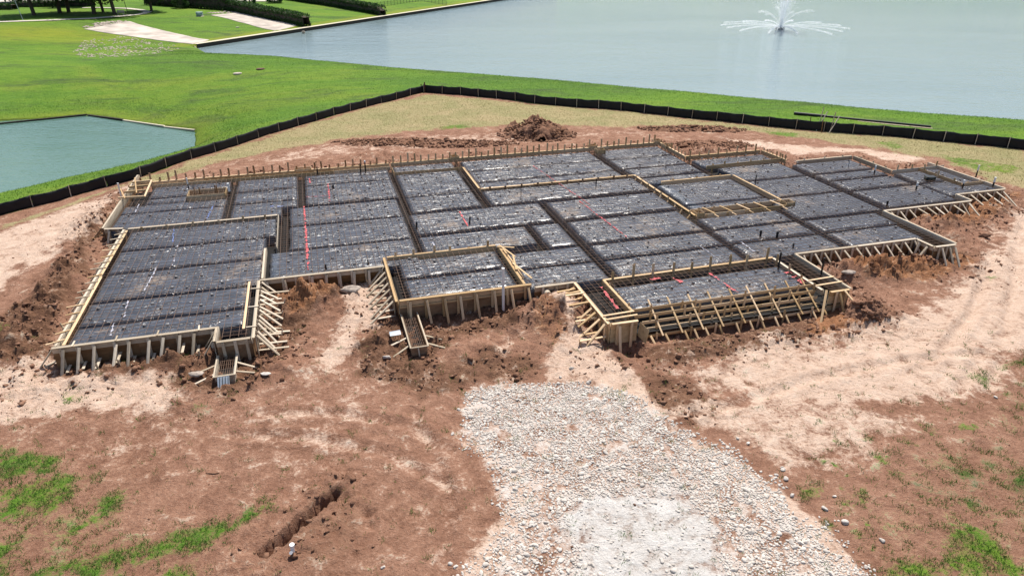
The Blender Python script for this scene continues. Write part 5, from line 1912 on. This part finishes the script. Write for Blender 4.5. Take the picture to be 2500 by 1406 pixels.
def tree_mesh(seed, h, cr, trunk):
    r = np.random.default_rng(seed)
    clumps = []
    for i in range(60):
        u = r.normal(size=3)
        u /= np.linalg.norm(u)
        rad = r.uniform(.35, 1.0)
        clumps.append(np.array([u[0] * cr * rad, u[1] * cr * rad, h * .58 + u[2] * h * .40 * rad]))
    pts = []
    for c_ in clumps:
        m = r.integers(60, 120)
        q = r.normal(size=(m, 3))
        q /= np.linalg.norm(q, axis=1)[:, None]
        q *= r.uniform(.4, 1.0, (m, 1)) * cr * .3
        q[:, 2] *= .7
        pts.append(q + c_)
    lm_ = leaf_cloud(np.vstack(pts), .36, seed, 'leaf')
    # trunk with limbs
    V_, F_ = [], []

    def limb(p, q, r0, r1, n_=7, lean=0):
        p, q = Vector(p), Vector(q)
        d = (q - p).normalized()
        a = d.orthogonal().normalized()
        b_ = d.cross(a)
        k = len(V_)
        for e, rr in ((p, r0), (p.lerp(q, .12), r0 * .82), (p.lerp(q, .5), (r0 + r1) * .47), (q, r1)):
            for i in range(n_):
                t_ = 2 * math.pi * i / n_
                V_.append((e + (a * math.cos(t_) + b_ * math.sin(t_)) * rr)[:])
        for s_ in range(3):
            for i in range(n_):
                F_.append((k + s_ * n_ + i, k + s_ * n_ + (i + 1) % n_, k + (s_ + 1) * n_ + (i + 1) % n_, k + (s_ + 1) * n_ + i))
    fork = Vector((r.uniform(-.3, .3), r.uniform(-.3, .3), h * .36))
    limb((0, 0, -.3), fork, trunk, trunk * .7)
    for c_ in clumps[:9]:
        limb(fork, c_ * .85, trunk * .5, trunk * .1, 5)
    return lm_, mesh_np('trunk', V_, F_, M['bark'], True)


TV = [tree_mesh(61, 13, 7.2, .5), tree_mesh(62, 14, 8.0, .56), tree_mesh(63, 11, 5.2, .38)]
TREES = [(84, 38, 0, 'tree with leaning trunk, leftmost of the row on the shaded lawn'), (147, 33, 1, 'thick trunked tree second from left on the shaded lawn'), (168, 31, 0, 'tree close behind the second trunk on the shaded lawn'),
         (230, 35, 1, 'broad tree in the middle of the row beside the path'), (252, 30, 2, 'slim tree right of the broad tree by the path'), (281, 37, 0, 'tree beside the pale bench at the path bend'), (370, 28, 2, 'lone slim trunk on sunny grass right of the path bend'), (194, 16, 2, 'thin tree farther back by the low hedge'), (33, 8, 2, 'tree by the road at the top left')]
for k, (px, py, v_, lab) in enumerate(TREES):
    p = onground(px, py, .3)
    t = thing('shade_tree', p, lab, 'tree', 'trees on the far left lawn')
    rot = Matrix.Rotation(k * 1.1, 4, 'Z')
    add('crown', TV[v_][0], t, Matrix.Translation(p) @ rot)
    add('trunk', TV[v_][1], t, Matrix.Translation(p) @ rot)


def bush(label, px, py, rx, rz, seed):
    r = np.random.default_rng(seed)
    p = onground(px, py, 0)
    m = 2600
    q = r.normal(size=(m, 3))
    q /= np.linalg.norm(q, axis=1)[:, None]
    q *= r.uniform(.7, 1.05, (m, 1)) * (1 + .2 * perlin(q[:, 0:1] * 3 + seed, q[:, 2:3] * 3))
    q = q * np.array([rx, rx, rz]) + np.array([p.x, p.y, p.z + rz * .9])
    t = thing('round_bush', p, label, 'bush')
    add('foliage', leaf_cloud(q, .17, seed, 'hedge'), t)
    rod('stem', p, p + Vector((0, 0, rz * 1.2)), .3, 'bark', t)


bush('dark rounded bush alone on the lawn near the top', 443, 21, 1.9, 1.7, 71)
bush('round bush on the bright lawn behind the long hedge', 672, 8, 2.4, 1.4, 72)
bush('light green bush growing out of the hedge corner', 612, 22, 1.7, 2.6, 73)

# metal fence
A_ = [(905, 22), (1028, 3), (1090, 18)]
fp = [onground(x, y, -1.2) for x, y in A_]
mf = thing('metal_fence', fp[0], 'thin black metal picket fence on the far lawn by the lake', 'fence')
for a, b in zip(fp[:-1], fp[1:]):
    L = (b - a).length
    k = int(L / 1.9)
    for z in (.15, 1.2):
        rod('rail', a + Vector((0, 0, z)), b + Vector((0, 0, z)), .06, 'iron', mf, 6)
    for i in range(k + 1):
        p = a.lerp(b, i / k)
        zg = float(hz(p.x, p.y))
        rod('post', Vector((p.x, p.y, zg - .2)), Vector((p.x, p.y, zg + 1.4)), .09, 'iron', mf, 6)
    pv = []
    for i in range(int(L / .3)):
        p = a.lerp(b, i / int(L / .3))
        pv.append((p + Vector((0, 0, .15)), p + Vector((0, 0, 1.25))))
    o = add('pickets', tubes_joined('pickets', pv, .022, 'iron', 3), mf)
    tag(o, kind='stuff')
# utility box, bench, poles, manholes, scraps
p = onground(488, 41, -.6)
t = thing('utility_box', p, 'pale green utility box on the far lawn between the spillways', 'utility box')
timber('body', p + Vector((-.6, 0, .45)), p + Vector((.6, 0, .45)), 1.0, .9, 'box', t)
timber('lid', p + Vector((-.66, 0, .94)), p + Vector((.66, 0, .94)), 1.1, .1, 'box', t)
timber('plinth', p + Vector((-.75, 0, .03)), p + Vector((.75, 0, .03)), 1.3, .12, 'conc', t)
p = onground(295, 37, 0)
t = thing('park_bench', p, 'pale bench under the trees near the path bend', 'bench')
timber('seat', p + Vector((-.85, 0, .45)), p + Vector((.85, 0, .45)), .5, .06, 'path', t)
timber('backrest', p + Vector((-.85, .25, .75)), p + Vector((.85, .25, .75)), .06, .42, 'path', t)
for s in (-.65, .65):
    timber('leg', p + Vector((s, 0, -.1)), p + Vector((s, 0, .43)), .4, .08, 'path', t, up=(1, 0, 0))
for lab, px, py, hh, ln in (('thin grey leaning pole beside the path, left one', 57, 51, 5.5, -.9), ('thin dark pole by the bench at the path bend', 314, 38, 7, -.8)):
    p = onground(px, py, .2)
    t = thing('slim_pole', p, lab, 'pole')
    rod('shaft', p + Vector((0, 0, -.2)), p + Vector((ln, .2, hh)), .12, 'iron' if px > 100 else 'galv', t)
    rod('base', p + Vector((0, 0, -.05)), p + Vector((ln * .03, 0, .15)), .3, 'iron' if px > 100 else 'galv', t)


def disc(label, px, py, r_, mat, name, cat, z0=-.4):
    p = onground(px, py, z0)
    t = thing(name, p, label, cat)
    rod('ring', p + Vector((0, 0, -.1)), p + Vector((0, 0, .1)), r_ * 1.6, 'rustcover' if mat == 'rustcover' else 'conc', t, 20)
    rod('lid', p + Vector((0, 0, .1)), p + Vector((0, 0, .13)), r_ * 1.35, mat, t, 20)


disc('rusty round manhole cover in the grass near the lake corner', 636, 170, .7, 'rustcover', 'manhole_cover', 'manhole')
disc('pale round concrete lid in the grass left of the rusty cover', 580, 181, .7, 'conc', 'inspection_lid', 'lid')
disc('small pale lid on the lawn between the spillways', 580, 68, .5, 'conc', 'inspection_lid', 'lid', -1.3)
p = onground(743, 81, -1.8)
t = thing('marker_float', Vector((at(743, 81, LAKE_Z)[0], at(743, 81, LAKE_Z)[1], LAKE_Z)), 'small brown float against the bulkhead below the hedge', 'float')
q = Vector(at(743, 82, LAKE_Z)) + Vector((0, -.5, 0))
rod('drum', q + Vector((0, 0, -.2)), q + Vector((0, 0, .45)), .7, 'old', t, 12)
rod('lid', q + Vector((0, 0, .45)), q + Vector((0, 0, .5)), .5, 'conc', t, 12)
p = onground(612, 131, -.6)
boulder('white litter lump on the bank at the narrow end of the lake', 612, 131, .35, 'white', (1, .7, .5), 77, 'litter', 'litter')
boulder('scatter of dark sticks and chips on the left foreground soil', 520, 1155, .14, 'clod', (1.8, .5, .3), 78, 'sticks', 'stick_scrap')

# white roofed cars / terrace glimpsed at the top edge
p = onground(640, 3, 0)
t = thing('patio_slab', p, 'pale terrace glimpsed behind the hedge at the top edge', 'terrace')
timber('slab', p + Vector((-9, 0, .1)), p + Vector((5, 0, .1)), 6, .3, 'path', t)
timber('low_wall', p + Vector((-9, 3, .5)), p + Vector((5, 3, .5)), .4, .8, 'conc', t)

# ------------------------------------------------------------------ fountain
fc = Vector(at(1905, 73, LAKE_Z))
ft = thing('fountain', fc, 'white fountain spraying a tall plume and flat jets on the lake', 'fountain')
rod('float_ring', fc + Vector((0, 0, -.1)), fc + Vector((0, 0, .25)), 1.1, 'iron', ft, 16)
rod('nozzle', fc + Vector((0, 0, .2)), fc + Vector((0, 0, .55)), .3, 'iron', ft, 10)
for k in range(3):
    a = k * 2.09 + .4
    rod('lamp', fc + Vector((math.cos(a) * .9, math.sin(a) * .9, .0)), fc + Vector((math.cos(a) * .9, math.sin(a) * .9, .45)), .4, 'iron', ft, 8)
TET = np.array([(1, 1, 1), (-1, -1, 1), (-1, 1, -1), (1, -1, -1)]) * .6
TETF = np.array([(0, 1, 2)])


def droplets(name, P_, s, seed):
    r = np.random.default_rng(seed)
    m = len(P_)
    ss = s * r.uniform(.5, 1.5, (m, 1, 1))
    rt = r.normal(size=(m, 3, 3))
    rt, _ = np.linalg.qr(rt)
    V_ = np.einsum('kj,mij->mki', TET, rt) * ss + P_[:, None, :]
    return mesh_np(name, V_.reshape(-1, 3), (TETF[None] + 4 * np.arange(m)[:, None, None]).reshape(-1, 3), M['spray'])


def jet(ang, reach, apex, spread, m, s, seed, name='jet', end=1.0):
    r = np.random.default_rng(seed)
    t_ = r.uniform(.02, 1, m) ** 1.5 * end
    x = reach * t_
    z = .6 + 4 * apex * t_ * (1 - t_)
    off = r.normal(0, 1, (m, 3)) * (spread * (.1 + t_))[:, None]
    P_ = np.column_stack([np.cos(ang) * x, np.sin(ang) * x, z]) + off
    P_[:, 2] = np.maximum(P_[:, 2], .02)
    tag(add(name, droplets(name, P_ + np.array(fc[:]), s, seed), ft), kind='stuff')


NJ = 14
for k in range(NJ):
    a = 2 * math.pi * (k + .35) / NJ
    jet(a, 14.5 * random.uniform(.85, 1.05), .45, .09, 2200, .034, 500 + k)
for k in range(9):
    a = 2 * math.pi * (k + .2) / 9
    jet(a, 10.0 * random.uniform(.8, 1.1), 3.4 * random.uniform(.7, 1.2), .2, 800, .03, 540 + k, 'arc_jet', .6)
for k in range(7):
    a = 2 * math.pi * (k + .6) / 7
    jet(a, 8.0, 15.0 * random.uniform(.8, 1.1), .3, 4200, .046, 560 + k, 'plume_jet', .5)
r = np.random.default_rng(600)
m = 15000
hh = 14 * r.uniform(0, 1, m) ** .75
P_ = np.column_stack([r.normal(0, 1, m) * (.1 + hh * .19) + hh * .04, r.normal(0, 1, m) * (.1 + hh * .19), hh + .4])
o = add('plume', droplets('plume', P_ + np.array(fc[:]), .058, 601), ft)
tag(o, kind='stuff')
m = 7000
a = r.uniform(0, 6.283, m)
q = np.abs(r.normal(0, 3.2, m))
P_ = np.column_stack([np.cos(a) * q, np.sin(a) * q, np.abs(r.normal(.3, .5, m))])
o = add('mist', droplets('mist', P_ + np.array(fc[:]), .036, 602), ft)
tag(o, kind='stuff')
